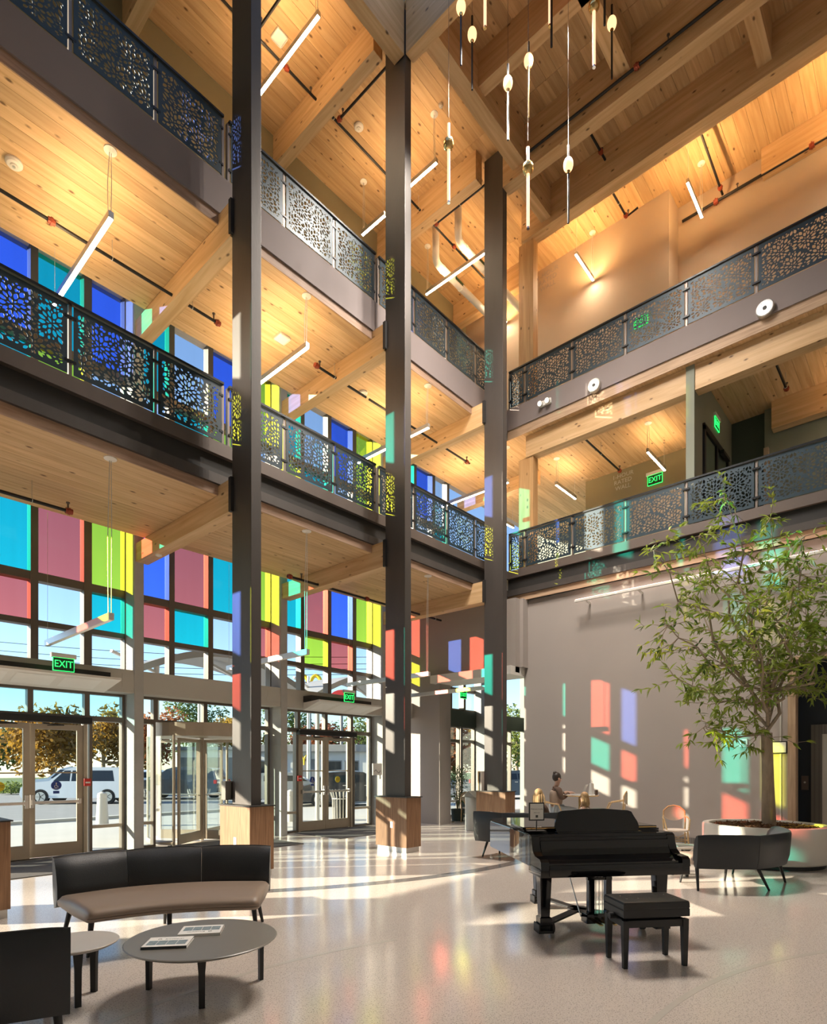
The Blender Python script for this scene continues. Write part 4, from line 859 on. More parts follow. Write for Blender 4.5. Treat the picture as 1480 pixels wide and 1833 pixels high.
# ================================================================== furniture
def lerp_poly(pts, u):
    n = len(pts)-1; k = min(int(u*n), n-1); f = u*n-k
    p0, p1, p2, p3 = [Vector(pts[max(0, min(n, k+j))]) for j in (-1, 0, 1, 2)]
    return .5*((2*p1) + (p2-p0)*f + (2*p0-5*p1+4*p2-p3)*f*f + (3*p1-p0-3*p2+p3)*f**3)
def loft(b, secs, cap=True):
    m = len(secs[0]); vs = [v for s in secs for v in s]; fs = []
    for i in range(len(secs)-1): fs += [(i*m+k, i*m+(k+1) % m, (i+1)*m+(k+1) % m, (i+1)*m+k) for k in range(m)]
    if cap: fs += [tuple(range(m-1, -1, -1)), tuple(range((len(secs)-1)*m, len(secs)*m))]
    return b.add(vs, fs)
def sofa(label, back, front, legs, ncush=3, hz=.79):
    """back / front: plan polylines in camera-plan metres; concave curved sofa"""
    c = P(*[sum(q[i] for q in back+front)/len(back+front) for i in (0, 1)]); t = thing('curved_sofa', label, 'sofa', (c.x, c.y, 0))
    def W(bk, fr, s, z): q = bk.lerp(fr, s); return P(q.x, q.y, z)
    def uv(u): return lerp_poly([(*q, 0) for q in back], u), lerp_poly([(*q, 0) for q in front], u)
    secs = []; N = 40
    for k in range(N+1):
        u = k/N; bk, fr = uv(u); e = min(1, .55 + 3.2*min(u, 1-u)/.22) if min(u, 1-u) < .14 else 1; zc = .365
        loop = [(.12, .33), (.5, .30), (.9, .31), (.985, .345), (1.0, .385), (.975, .42), (.88, .44), (.5, .455), (.16, .44), (.10, .40)]
        secs.append([W(bk, fr, .1 + (s-.1)*(.93+.07*e), zc + (z-zc)*e) for s, z in loop])
    seat = loft(B(), secs).build('seat', M['taupeleather'], t, 60)
    B().tube([s[3].lerp(s[4], .5) + Vector((0, 0, -.01)) for s in secs], .006, 6).build('piping', M['taupeleather'], seat, True)
    for q in range(ncush):
        u0, u1 = q/ncush+.001, (q+1)/ncush-.001; secs = []
        for k in range(15):
            u = u0+(u1-u0)*k/14; bk, fr = uv(u); d = (fr-bk).length; e = math.sin(math.pi*min(.5, max(.03, min(k, 14-k)/5*.5))); 
            th = .05 + .05*e
            loop = [(-.02+.02, .30), (-.035, .42), (-.05, .60), (-.065+.01*(1-e), hz-.02*(1-e)-.02), (-.045, hz-.012*(1-e)), (.0, hz-.02), (.02+th*.6, .66), (.04+th, .52), (.05+th, .40), (.06, .32)]
            secs.append([W(bk, fr, s/d, z) for s, z in loop])
        cu = loft(B(), secs).build('back_cushion', M['leather'], t, 60)
        B().tube([secs[k][4] for k in range(15)], .006, 6).build('piping', M['leather'], cu, True)
    for (u, s, du, ds) in legs:
        bk, fr = uv(u); b2, f2 = uv(max(0, min(1, u+du)))
        B().cyl(W(bk, fr, s, .32), W(b2, f2, s+ds, 0), .026, .014, 10).build('leg', M['blackmat'], t, True)
    return t
LEGS = [(.06, .25, -.03, -.12), (.08, .8, -.03, .02), (.5, .15, 0, -.1), (.5, .75, 0, .08), (.92, .25, .03, -.12), (.93, .7, .03, .06)]
sofa('charcoal and taupe curved sofa behind the coffee table', [(-3.42, 5.62), (-2.95, 6.08), (-2.28, 6.36), (-1.55, 6.4)], [(-2.72, 4.95), (-2.36, 5.2), (-1.95, 5.34), (-1.42, 5.42)], LEGS)
sofa('charcoal sofa cut by the bottom left corner, back to the camera', [(-1.87, 3.22), (-2.4, 3.0), (-2.9, 3.05), (-3.6, 3.5)], [(-2.2, 3.72), (-2.45, 3.58), (-2.8, 3.66), (-3.3, 4.0)], LEGS)
sofa('charcoal curved sofa in front of the round planter, back to the camera', [(5.45, 9.0), (5.18, 8.2), (4.5, 7.75), (3.72, 7.78)], [(4.72, 9.15), (4.62, 8.85), (4.3, 8.55), (3.75, 8.5)], [(.97, .1, .0, -.05), (.93, .8, .03, .06), (.62, .12, -.05, -.12), (.3, .12, -.05, -.12), (.1, .7, -.03, .05), (.55, .8, 0, .05)], 3, .75)
sofa('dark sofa beyond the piano where two people sit', [(3.55, 10.75), (2.6, 10.35), (1.75, 10.3), (1.12, 10.75)], [(3.45, 11.4), (2.65, 11.1), (2.1, 11.1), (1.75, 11.35)], LEGS, 4, .84)
def round_table(label, c, r, h, top, legm, legs, th=.04):
    t = thing('round_table', label, 'table', (c.x, c.y, 0))
    B().lathe([(r*.86, h-th), (r*.97, h-th*.45), (r, h-th*.12), (r*.985, h), (.01, h)], (c.x, c.y, 0), 48).build('table_top', top, t, 30)
    for a, rr in legs:
        p = Vector((c.x+rr*math.cos(a), c.y+rr*math.sin(a), 0)); d = Vector((math.cos(a), math.sin(a), 0))
        secs = [[p + d*o + Vector((-d.y, d.x, 0))*s + Vector((0, 0, z)) for o, s in ((-w1, -w2), (w1, -w2), (w1, w2), (-w1, w2))] for z, w1, w2 in ((0, .014, .02), (h*.6, .016, .022), (h*.85, .018, .03), (h-th-.005, .03, .075), (h-th+.004, .035, .085))]
        loft(B(), secs).build('leg', legm, t)
    return t
cc = P(-1.54, 4.32); an = lambda dx, dy: math.atan2(*(lambda v: (v.y, v.x))(P(dx, dy)))
round_table('large round grey coffee table holding two books', cc, .53, .40, M['tablegrey'], M['blackmat'], [(an(.1, -.3), .30), (an(-.48, .06), .42), (an(.39, .28), .44)])
cs_ = P(-2.36, 4.13); round_table('small round pale side table beside the coffee table', cs_, .275, .425, M['tablelight'], M['blackmat'], [(an(.06, -.08), .10), (an(.02, .2), .2), (an(-.2, 0), .2)], .03)
def book(label, px, py, z, rz, up):
    c = onZ(px, py, z); t = thing('book', label, 'book', c, local=True, rz=rz, group='books on the coffee table')
    w_, h_ = .30, .23
    B().bbox(-w_/2+.004, w_/2-.004, -h_/2+.004, h_/2-.004, .003, .016, .002).build('pages', M['paper'], t)
    cv = B().box(-w_/2, w_/2, -h_/2, h_/2, .016, .019).box(-w_/2, w_/2, -h_/2, h_/2, 0, .003).box(-w_/2, -w_/2+.003, -h_/2, h_/2, 0, .019).build('cover', M['paper'], t)
    B().box(-w_/2-.0005, w_/2, -h_/2-.0008, -h_/2, .0, .019).build('spine_edge', M['ink'], t)
    for i in range(4):
        for j in range(2): x = -.13+i*.066; y = -.075+j*.052; B().box(x, x+.062, y, y+.048, .0192, .0196).build('cover_picture', M['photo'], cv)
    text('Brookhaven', 'lettering', M['ink'], .026, Matrix.Translation((.03, .06, .0193)), cv, .0002); B().tube([(-.07+.012*math.cos(R(a)), .062+.012*math.sin(R(a)), .0195) for a in range(0, 360, 30)], .0012, 4, True).build('emblem', M['ink'], cv)
book('picture book nearest the table edge, cover facing the sofa', 301, 1690, .40, -.841+R(8), 1); book('picture book at the middle of the table, turned over', 361, 1668, .40, -.841+R(190), 1)
# ------------------------------------------------------------------ grand piano
def grand_piano():
    t = thing('grand_piano', 'glossy black grand piano on a wheeled truck in the atrium', 'piano', P(1.90, 5.52), local=True, rz=-.841+R(8))
    W2 = .74; ol = [(-W2, .27), (W2, .27), (W2, .80), (W2-.01, 1.0), (W2-.07, 1.15), (W2-.2, 1.28), (W2-.38, 1.38), (W2-.55, 1.5), (W2-.68, 1.66), (W2-.82, 1.80), (-.25, 1.88), (-.48, 1.90), (-.66, 1.86), (-W2, 1.74)]
    lac = M['blacklac']
    bm = bmesh.new(); vs = [bm.verts.new((x, y, .68)) for x, y in ol]; f = bm.faces.new(vs); r = bmesh.ops.extrude_face_region(bm, geom=[f]); bmesh.ops.translate(bm, verts=[g for g in r['geom'] if isinstance(g, bmesh.types.BMVert)], vec=(0, 0, .31)); bmesh.ops.recalc_face_normals(bm, faces=bm.faces[:])
    bmesh.ops.bevel(bm, geom=[e for e in bm.edges if abs(e.verts[0].co.z-e.verts[1].co.z) < .01], offset=.008, segments=2, affect='EDGES'); B().frombm(bm).build('rim', lac, t, 35)
    B().bbox(-W2, W2, 0, .34, .62, .715, .008).build('key_bed', lac, t, 30); B().bbox(-.66, .66, -.012, .02, .635, .735, .01).build('key_slip', lac, t, 30)
    for s in (-1, 1):
        x0, x1 = sorted((s*.66, s*W2)); secs = [[(x, y, z) for y, z in ((-.005, .70), (.0, .765), (.03, .79), (.16, .80), (.215, .835), (.245, .90), (.26, .97), (.30, .99), (.34, .99), (.34, .70))] for x in (x0, x1)]
        loft(B(), secs).build('key_cheek', lac, t)
    secs = [[(x, y, z) for y, z in ((.03, .72), (.035, .748), (.10, .765), (.19, .80), (.225, .855), (.24, .93), (.262, .935), (.262, .72))] for x in (-.655, .655)]
    loft(B(), secs).build('fallboard', lac, t)
    B().bbox(-.66, .66, .255, .30, .90, .965, .006).build('name_board', lac, t); B().box(-.66, .66, .30, .50, .955, .975).build('plate', M['gold'], t)
    il = [(x*.97, .52+(y-.27)*.97) for x, y in ol if y > .5]; il = [(-W2*.98, .52), (W2*.98, .52)] + [(x*.985, y) for x, y in ol[2:]]
    B().prism(il, .992, 1.012).build('lid', lac, t, 30); B().bbox(-W2*.98, W2*.98, .56, .95, 1.014, 1.034, .004).build('folded_front_lid', lac, t)
    B().cyl((-W2*.95, .53, 1.02), (W2*.95, .53, 1.02), .008).build('lid_hinge', M['brass'], t)
    dk = [(-.43, 0), (-.445, .05), (-.435, .10), (-.41, .15), (-.39, .20), (-.35, .215), (-.25, .222), (-.1, .235), (.1, .235), (.25, .222), (.35, .215), (.39, .20), (.41, .15), (.435, .10), (.445, .05), (.43, 0)]
    B().prism(dk, -.009, .009, lambda v: (v[0], .40+v[1]*.34+v[2], 1.0+v[1]*.94)).build('music_desk', lac, t, 30); B().bbox(-.44, .44, .34, .42, .985, 1.003, .003).build('desk_ledge', lac, t)
    for x, y in ((-.60, .30), (.60, .30), (-.22, 1.50)):
        secs = [[(x+sx*w, y+sy*w, z) for sx, sy in ((-1, -1), (1, -1), (1, 1), (-1, 1))] for z, w in ((.66, .085), (.60, .082), (.585, .058), (.20, .044), (.19, .058), (.12, .058), (.11, .046), (.07, .046))]
        loft(B(), secs).build('leg', lac, t)
    ly = B().bbox(-.16, .16, .30, .44, .10, .20, .008).bbox(-.22, .22, .27, .47, .60, .622, .004).box(-.12, -.06, .34, .40, .2, .61).box(.06, .12, .34, .40, .2, .61).bbox(-.13, .13, .35, .39, .52, .55, .004).build('pedal_lyre', lac, t)
    for x in (-.07, 0, .07): B().bbox(x-.016, x+.016, .16, .31, .115, .13, .005).build('pedal', M['brass'], ly); B().cyl((x*.5, .37, .2), (x*.5, .37, .6), .004).build('rod', M['alu'], ly)
    for s in (-1, 1): B().cyl((s*.16, .44, .14), (s*.2, .75, .66), .006).build('brace', M['alu'], ly)
    tk = B(); cx, cy = (.0, .85); tk.lathe([(.13, .10), (.13, .125), (.01, .125)], (cx, cy, 0), 8)
    for x, y in ((-.60, .30), (.60, .30), (-.22, 1.50)):
        tk.bar((cx, cy, .115), (x+(cx-x)*.1, y+(cy-y)*.1, .115), .09, .02); tk.box(x-.075, x+.075, y-.075, y+.075, .045, .07).box(x-.075, x-.062, y-.075, y+.075, .045, .13).box(x+.062, x+.075, y-.075, y+.075, .045, .13)
    tb = tk.build('wheeled_truck', M['blackmat'], t)
    for x, y in ((-.60, .30), (.60, .30), (-.22, 1.50)):
        q = Vector((x+(cx-x)*.2, y+(cy-y)*.2, 0)); B().cyl(q+Vector((-.018, 0, .055)), q+Vector((.018, 0, .055)), .055, n=20).build('caster', M['tyre'], tb, 30); B().cyl(q+Vector((-.02, 0, .055)), q+Vector((.02, 0, .055)), .033, n=16).box(q.x-.026, q.x-.021, q.y-.02, q.y+.02, .05, .11).box(q.x+.021, q.x+.026, q.y-.02, q.y+.02, .05, .11).build('caster_fork', M['chrome'], tb)
    return t
grand_piano()
RP = -.841+R(8); mp_ = Matrix.Translation(P(1.90, 5.52)) @ Matrix.Rotation(RP, 4, 'Z')
t = thing('sign_holder', 'small framed sign on a stand on the piano top', 'sign', mp_ @ Vector((-.62, .45, 1.0)), local=True, rz=RP)
B().bbox(-.09, .09, -.04, .05, .0, .012, .004).build('foot', M['blackmat'], t); B().cyl((0, 0, .01), (0, 0, .12), .006).build('stem', M['blackmat'], t); B().bbox(-.08, .08, -.008, .008, .11, .29, .003).build('frame', M['blackmat'], t); pp = B().box(-.068, .068, -.0095, -.008, .122, .278).build('card', M['paper'], t)
text('Welcome to play', 'lettering', M['ink'], .018, facing((0, -.0100, .225), (1, 0, 0)), pp, .0003); text('please enjoy', 'lettering', M['ink'], .012, facing((0, -.0100, .19), (1, 0, 0)), pp, .0003); B().box(-.012, .012, -.0104, -.0095, .14, .165).build('mark', M['ink'], pp)
# bench
t = thing('piano_bench', 'black padded piano bench in front of the grand piano', 'bench', P(1.965, 5.0), local=True, rz=RP)
bw_, bd_ = .29, .175
secs = []
for z, k in ((.415, .985), (.42, 1), (.475, 1), (.482, .985), (.484, .985), (.49, 1), (.525, .995), (.54, .97), (.545, .9), (.55, .5)): secs.append([(sx*bw_*k, sy*bd_*k, z) for sx, sy in ((-1, -1), (0, -1), (1, -1), (1, 0), (1, 1), (0, 1), (-1, 1), (-1, 0))])
st = loft(B(), secs).build('padded_seat', M['benchleather'], t)
for i in range(5):
    for j in range(2): B().ell((-.2+.1*i, -.06+.12*j, .547), (.012, .012, .005), 10, 6).build('button', M['benchleather'], st)
B().bbox(-bw_*.93, bw_*.93, -bd_*.9, bd_*.9, .33, .39, .004).build('apron', M['blackmat'], t); B().box(-.22, .22, -.1, .1, .39, .415).build('lift_mechanism', M['steeldark'], t)
for s in (-1, 1): B().cyl((s*.27, 0, .40), (s*.33, 0, .40), .028, n=14).build('height_knob', M['blackmat'], t)
for sx in (-1, 1):
    for sy in (-1, 1):
        secs = [[(sx*.262+a*w, sy*.142+b*w, z) for a, b in ((-1, -1), (1, -1), (1, 1), (-1, 1))] for z, w in ((0, .017), (.30, .024), (.39, .025))]
        loft(B(), secs).build('leg', M['blackmat'], t)
# ------------------------------------------------------------------ bistro chairs
def bistro(label, loc, rz, group='rattan bistro chairs', s=1.0, seat=.45):
    t = thing('bistro_chair', label, 'chair', loc, group, local=True, rz=rz); k = seat/.45
    ps = lambda a, r, z: (r*math.cos(R(a)), r*math.sin(R(a)), z)
    B().lathe([(.21, seat-.03), (.225, seat-.015), (.22, seat), (.01, seat)], (0, 0, 0), 24).build('seat', M['weave'], t, 30)
    for x, y in ((-.17, -.17), (.17, -.17)): B().cyl((x, y, seat-.02), (x*1.15, y*1.15, 0), .016).build('leg', M['rattan'], t)
    for sx in (-1, 1): B().tube([(sx*.2, .2, 0), (sx*.19, .19, seat), (sx*.20, .21, seat+.15), (sx*.19, .22, seat+.34), (sx*.1, .25, seat+.42), (0, .26, seat+.44)], .014, 8).build('leg', M['rattan'], t, True)
    secs = []
    for q in range(13):
        u = -1+q/6; x = u*.185; y = .27-.03*u*u*1.5; hgt = .135*math.sqrt(max(.05, 1-u*u*.92)); zc = seat+.28
        secs.append([(x, y-.008, zc-hgt), (x, y+.008, zc-hgt), (x, y+.01, zc+hgt), (x, y-.006, zc+hgt)])
    loft(B(), secs).build('back_panel', M['weave'], t)
    for sx in (-1, 1): B().tube([(sx*.19, .21, seat+.24), (sx*.225, .08, seat+.22), (sx*.225, -.08, seat+.19), (sx*.19, -.16, seat)], .014, 8).build('armrest', M['rattan'], t, True)
    B().tube([ps(a, .2, seat*.55) for a in range(0, 360, 30)], .009, 6, True).build('stretcher', M['rattan'], t, True)
    for a in (0, 90): B().tube([(-.17 if a == 0 else .17, -.17, seat-.05), (0, -.18, seat*.7), (.17 if a == 0 else -.17, -.17, seat-.05)], .008, 6).build('brace', M['rattan'], t, True)
    return t
c0 = -.841
bistro('cream rattan bistro chair left of the round planter', P(5.0, 11.25), c0+R(-14)); bistro('tall rattan bistro chair right of the laptop table', P(4.45, 13.1), c0+R(-115), seat=.66)
bistro('tall rattan bistro chair where the laptop user sits', P(3.12, 13.1), c0+R(80), seat=.62); bistro('pale rattan bistro chair at the far opening by the potted plant', Vector((14.0, 10.3, 0)), c0+R(20))
tb_ = thing('high_cafe_table', 'round high café table with a laptop by the taupe wall', 'table', P(3.66, 13.0), local=True)
B().lathe([(.36, 1.0), (.40, 1.005), (.40, 1.025), (.01, 1.025)], (0, 0, 0), 32).build('table_top', M['mesh_w'], tb_, 30); B().tube([(.40*math.cos(R(a)), .40*math.sin(R(a)), 1.012) for a in range(0, 360, 15)], .012, 6, True).build('edge_ring', M['brass'], tb_, True); B().cyl((0, 0, .02), (0, 0, 1.0), .03).build('column', M['brass'], tb_); B().lathe([(.25, 0), (.25, .012), (.03, .03), (.01, .03)], (0, 0, 0), 24).build('base', M['brass'], tb_, 30)
t = thing('laptop', 'open silver laptop on the high café table', 'laptop', P(3.62, 12.85, 1.025), local=True, rz=c0+R(-25)); B().bbox(-.25, .05, -.16, .16, 0, .014, .003).build('keyboard_base', M['laptop'], t)
B().add([(.05, -.16, .012), (.05, .16, .012), (.14, .16, .23), (.14, -.16, .23), (.06, -.16, .012), (.06, .16, .012), (.15, .16, .232), (.15, -.16, .232)], [(3,2,1,0),(4,5,6,7),(0,1,5,4),(1,2,6,5),(2,3,7,6),(3,0,4,7)]).build('screen', M['laptop'], t)
for dx, dy, lab, r, h, m in ((.22, .1, 'white paper bag on the high café table', .05, .26, 'mesh_w'), (.3, -.0, 'brown coffee cup beside the laptop', .035, .11, 'browncloth')):
    p = P(3.66+dx, 13.0+dy-.2, 1.025); t = thing('drink_cup' if h < .2 else 'paper_bag', lab, 'cup' if h < .2 else 'bag', p)
    if h < .2: B().lathe([(r*.8, 0), (r, h), (r*.9, h), (r*.7, .01), (.003, .01)], p, 16).build('cup_body', M[m], t, 30); B().lathe([(r*1.05, h), (r*1.05, h+.012), (r*.8, h+.02), (.003, h+.02)], p, 16).build('lid', M['mesh_w'], t, 30)
    else: B().add([tuple(p+Vector(v)) for v in ((-.06,-.04,0),(.06,-.04,0),(.06,.04,0),(-.06,.04,0),(-.062,-.03,h),(.058,-.03,h*.96),(.058,.01,h*.96),(-.062,.01,h))], [(3,2,1,0),(4,5,6,7),(0,1,5,4),(1,2,6,5),(2,3,7,6),(3,0,4,7)]).build('bag_body', M[m], t); B().tube([tuple(p+Vector(v)) for v in ((-.03, -.01, h), (-.02, -.01, h+.06), (.02, -.01, h+.06), (.03, -.01, h))], .005, 6).build('handle', M[m], t, True)
# side table with magazine behind the right sofa
st_ = P(4.05, 8.95); round_table('small pale side table with a magazine behind the piano bench', st_, .26, .45, M['tablelight'], M['blackmat'], [(0, .12), (2.1, .12), (4.2, .12)], .03)
t = thing('magazine', 'white magazine on the small table left of the right sofa', 'magazine', (st_.x, st_.y, .45), local=True, rz=c0+R(15)); B().box(-.13, .13, -.1, .1, 0, .008).build('pages', M['paper'], t); B().box(-.13, .13, -.1, .1, .008, .0095).build('cover', M['tablegrey'], t)
# ------------------------------------------------------------------ planter with indoor tree
pc = P(6.02, 10.15); PR_ = .96
t = thing('round_planter', 'large round pale concrete planter full of bark mulch', 'planter', (pc.x, pc.y, 0))
B().lathe([(PR_-.08, 0), (PR_-.08, .07), (.1, .07)], (pc.x, pc.y, 0), 48).build('recessed_foot', M['black'], t)
B().lathe([(PR_-.1, .07), (PR_-.02, .075), (PR_, .10), (PR_, .64), (PR_-.015, .665), (PR_-.11, .665), (PR_-.125, .64), (PR_-.125, .56), (.02, .56)], (pc.x, pc.y, 0), 64).build('bowl', M['planter'], t, 35)
mb = B(); rnd = random.Random(4)
for k in range(1500):
    a, rr = rnd.random()*6.283, (PR_-.16)*math.sqrt(rnd.random()); q = Vector((pc.x+rr*math.cos(a), pc.y+rr*math.sin(a), .575+rnd.random()*.06+.05*(1-rr)))
    d = Vector((rnd.gauss(0, 1), rnd.gauss(0, 1), rnd.gauss(0, .35))).normalized()*(.02+.03*rnd.random()); mb.bar(q-d, q+d, .014, .007, (0.1, .2, 1))
stuff(mb.lathe([(PR_-.13, .56), (PR_-.2, .585), (.3, .61), (.01, .62)], (pc.x, pc.y, 0), 32).build('bark_mulch', M['mulch'], t))
def leaf_mesh(L, wd, m, name='leaf', bend=.25):
    b = B(); n = 4; vs = []
    for k in range(n+1):
        u = k/n; w2 = wd*math.sin(math.pi*min(.97, max(.04, u**.8)))/2; z = -bend*L*u*u
        vs += [(L*u, -w2, z+w2*.35), (L*u, 0, z), (L*u, w2, z+w2*.35)]
    fs = []
    for k in range(n): i = 3*k; fs += [(i, i+1, i+4, i+3), (i+1, i+2, i+5, i+4)]
    return b.add(vs, fs).mesh(name, m, True)
def indoor_tree():
    rnd = random.Random(11); tree = thing('indoor_tree', 'slender leafy indoor tree growing from the round planter', 'tree', (pc.x, pc.y, .6))
    D = 10.12; base = at(1376, 1483, D); top = at(1372, 1312, D)
    tr = B().tube([base, base.lerp(top, .5)+Vector((.01, 0, 0)), top], [.115, .092, .085], 14)
    branches = []; leafpts = []
    def grow(p, target, r0, r1, depth, n=7, wob=.06):
        pts = [p]; q = p
        for k in range(1, n+1):
            f = k/n; c = p.lerp(target, f); c = c + Vector((rnd.gauss(0, wob), rnd.gauss(0, wob), rnd.gauss(0, wob*.6)))*math.sin(math.pi*f)*1.2; c.z -= .10*math.sin(math.pi*f)*(target-p).length*.4
            if c.x > 12.2: c.x = 12.2+(c.x-12.2)*.45
            c.x = min(c.x, 12.85)
            pts.append(c)
        branches.append((pts, [r0+(r1-r0)*k/n for k in range(n+1)]))
        return pts
    # main limbs: pixel ends with a depth offset so the crown is round
    ends = [(1170, 985, -.5, .034), (1195, 1120, -.9, .028), (1215, 1215, .2, .024), (1250, 960, .5, .036), (1300, 890, -.2, .04), (1380, 930, .6, .034), (1440, 960, -.5, .034), (1520, 1010, .3, .034), (1540, 1110, -.6, .03), (1530, 1200, .5, .026), (1330, 1010, 1.0, .03), (1420, 1050, -1.1, .03), (1262, 1300, -.2, .02), (1240, 1060, 1.0, .028), (1480, 1060, 1.0, .028), (1340, 1080, -1.0, .026), (1590, 1060, .2, .03)]
    for px, py, dd, r in ends:
        st = top.lerp(at(1380, 1235, D), rnd.random()) if py < 1230 else top + Vector((0, 0, -.02))
        main = grow(st, at(px, py, D+dd), r*.8+.006, .006, 0, 8, .09)
        for k in range(2, 9):
            for _ in range(4 if k < 8 else 5):
                d = Vector((rnd.gauss(0, 1), rnd.gauss(0, 1), rnd.gauss(.15, .6))).normalized()
                if k < 4 and rnd.random() < .55: continue
                tw = grow(main[k], main[k] + d*(.22+.5*rnd.random()), .007, .003, 1, 4, .03)
                for j in range(1, 5):
                    for _ in range(4 if j > 1 else 2): leafpts.append((tw[j], (tw[j]-tw[j-1]).normalized()))
    for _ in range(16):   # bare twigs hanging low
        st = top.lerp(at(1330, 1200, D), rnd.random()); grow(st, st + Vector((rnd.gauss(0, .5), rnd.gauss(0, .5), rnd.uniform(-.35, .25))), .006, .002, 2, 6, .05)
    tk = tr.build('trunk', M['bark'], tree, True)
    bb = B()
    for pts, rs in branches[:]:
        if rs[0] > .012: B().tube(pts, rs, 8).build('limb', M['bark'], tree, True)
        else: bb.tube(pts, rs, 5)
    stuff(bb.build('twigs', M['bark'], tree, True))
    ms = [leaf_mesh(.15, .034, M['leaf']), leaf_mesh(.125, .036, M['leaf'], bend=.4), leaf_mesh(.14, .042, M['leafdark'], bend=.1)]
    rnd.shuffle(leafpts); fb = B(); camp = Vector((0, 0, EYE))
    order = sorted(range(len(leafpts)), key=lambda i: (leafpts[i][0]-camp).length)[:300]; order = set(order)
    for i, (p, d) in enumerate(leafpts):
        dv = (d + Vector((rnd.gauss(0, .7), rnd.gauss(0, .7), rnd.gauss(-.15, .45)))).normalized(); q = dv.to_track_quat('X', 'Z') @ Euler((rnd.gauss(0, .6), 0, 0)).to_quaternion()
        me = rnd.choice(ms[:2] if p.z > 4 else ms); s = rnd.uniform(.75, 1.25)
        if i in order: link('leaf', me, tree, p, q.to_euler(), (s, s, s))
        else:
            mm = Matrix.Translation(p) @ q.to_matrix().to_4x4() @ Matrix.Scale(s, 4); n0 = len(fb.v)
            fb.add([mm @ v.co for v in me.vertices], [tuple(f.vertices) for f in me.polygons])
    o = stuff(fb.build('foliage', M['leaf'], tree, True))
indoor_tree()
# ------------------------------------------------------------------ small things at the columns and the far opening
x = CX_(0); t = thing('brochure_stand', 'grey brochure box standing on the base of the left column', 'stand', (x-.12, 8.27, 1.066))
B().bbox(x-.2, x+.0, 8.22, 8.34, 1.13, 1.42, .006).build('box', M['tablegrey'], t); B().box(x-.1, x-.02, 8.21, 8.22, 1.15, 1.40).build('front_card', M['blackmat'], t)
for dx in (-.17, -.03): B().cyl((x+dx, 8.28, 1.066), (x+dx, 8.28, 1.135), .008).build('foot', M['blackmat'], t)
x = CX_(2); t = thing('menu_stack', 'cream and dark folded menus upright on the column base by the café', 'menu', (x-.16, 8.28, 1.066))
for k, m in enumerate(('creamcloth', 'steeldark', 'rattan')): B().box(x-.20+.0, x+.02, 8.225+.04*k, 8.25+.04*k, 1.067, 1.53-.03*(k == 1)).build('menu', M[m], t)
bc = Vector((12.35, 9.0, 0)); t = thing('swing_lid_bin', 'tall grey swing-lid bin beside the last column', 'bin', bc); B().lathe([(.19, 0), (.2, .02), (.2, .86), (.19, .87), (.01, .87)], bc, 24).build('drum', M['greenrim'], t, 30); B().add([tuple(bc+Vector(v)) for v in ((-.2,-.2,.87),(.2,-.2,.87),(.2,.2,.87),(-.2,.2,.87),(-.2,0,1.02),(.2,0,1.02))], [(3,2,1,0),(0,1,5,4),(2,3,4,5),(1,2,5),(3,0,4)]).build('swing_lid', M['tablegrey'], t)
tc_ = Vector((13.75, 10.85, 0)); t = thing('marble_side_table', 'tiny pale side table on a brass foot by the far opening', 'table', tc_); B().lathe([(.2, .62), (.2, .64), (.01, .64)], tc_, 24).build('table_top', M['mesh_w'], t, 30); B().cyl(tc_, tc_+Vector((0, 0, .62)), .014).build('stem', M['brass'], t); B().lathe([(.13, 0), (.13, .012), (.01, .02)], tc_, 20).build('foot', M['brass'], t, 30)
t = thing('candle_cup', 'small white cup on the tiny side table', 'cup', tc_+Vector((0, 0, .64))); B().lathe([(.035, 0), (.04, .1), (.036, .1), (.032, .01), (.002, .01)], tc_+Vector((0, 0, .64)), 16).build('cup_body', M['mesh_w'], t, 30); B().lathe([(.033, .06), (.002, .061)], tc_+Vector((0, 0, .64)), 12).build('filling', M['browncloth'], t)
def bush(name, label, c, h, r, n, lm, pot=True, seed=3):
    rnd = random.Random(seed); t = thing(name, label, 'plant', c)
    if pot: B().lathe([(.17, 0), (.21, .36), (.19, .36), (.17, .3), (.01, .3)], c, 24).build('pot', M['dkgreen'], t, 30)
    sb = B(); fb = B(); me = leaf_mesh(.085, .03, lm)
    for k in range(7):
        a = k*2.4; e = c + Vector((math.cos(a)*r*.6, math.sin(a)*r*.6, h*.8)); pts = [c+Vector((0, 0, .3)), c.lerp(e, .6)+Vector((0, 0, .2)), e]; sb.tube(pts, [.014, .009, .004], 6)
    for k in range(n):
        v = Vector((rnd.gauss(0, 1), rnd.gauss(0, 1), rnd.gauss(0, 1))).normalized()*rnd.random()**.4; p = c + Vector((v.x*r, v.y*r, h*.66+v.z*h*.36)); q = (v+Vector((rnd.gauss(0, .6), rnd.gauss(0, .6), .3))).to_track_quat('X', 'Z'); mm = Matrix.Translation(p) @ q.to_matrix().to_4x4()
        fb.add([mm @ w_.co for w_ in me.vertices], [tuple(f.vertices) for f in me.polygons])
    sb.build('stems', M['bark'], t, True); stuff(fb.build('foliage', lm, t, True))
bush('potted_olive', 'bushy potted olive plant behind the pale chair at the far opening', Vector((14.25, 10.95, 0)), 1.62, .36, 900, M['leafdark'])
tag(B().bbox(15.4, 16.2, 11.2, 11.7, 0, .55, .03).build('dark_planter_box', M['dkgreen']), 'low dark green box under the far café window', 'box')
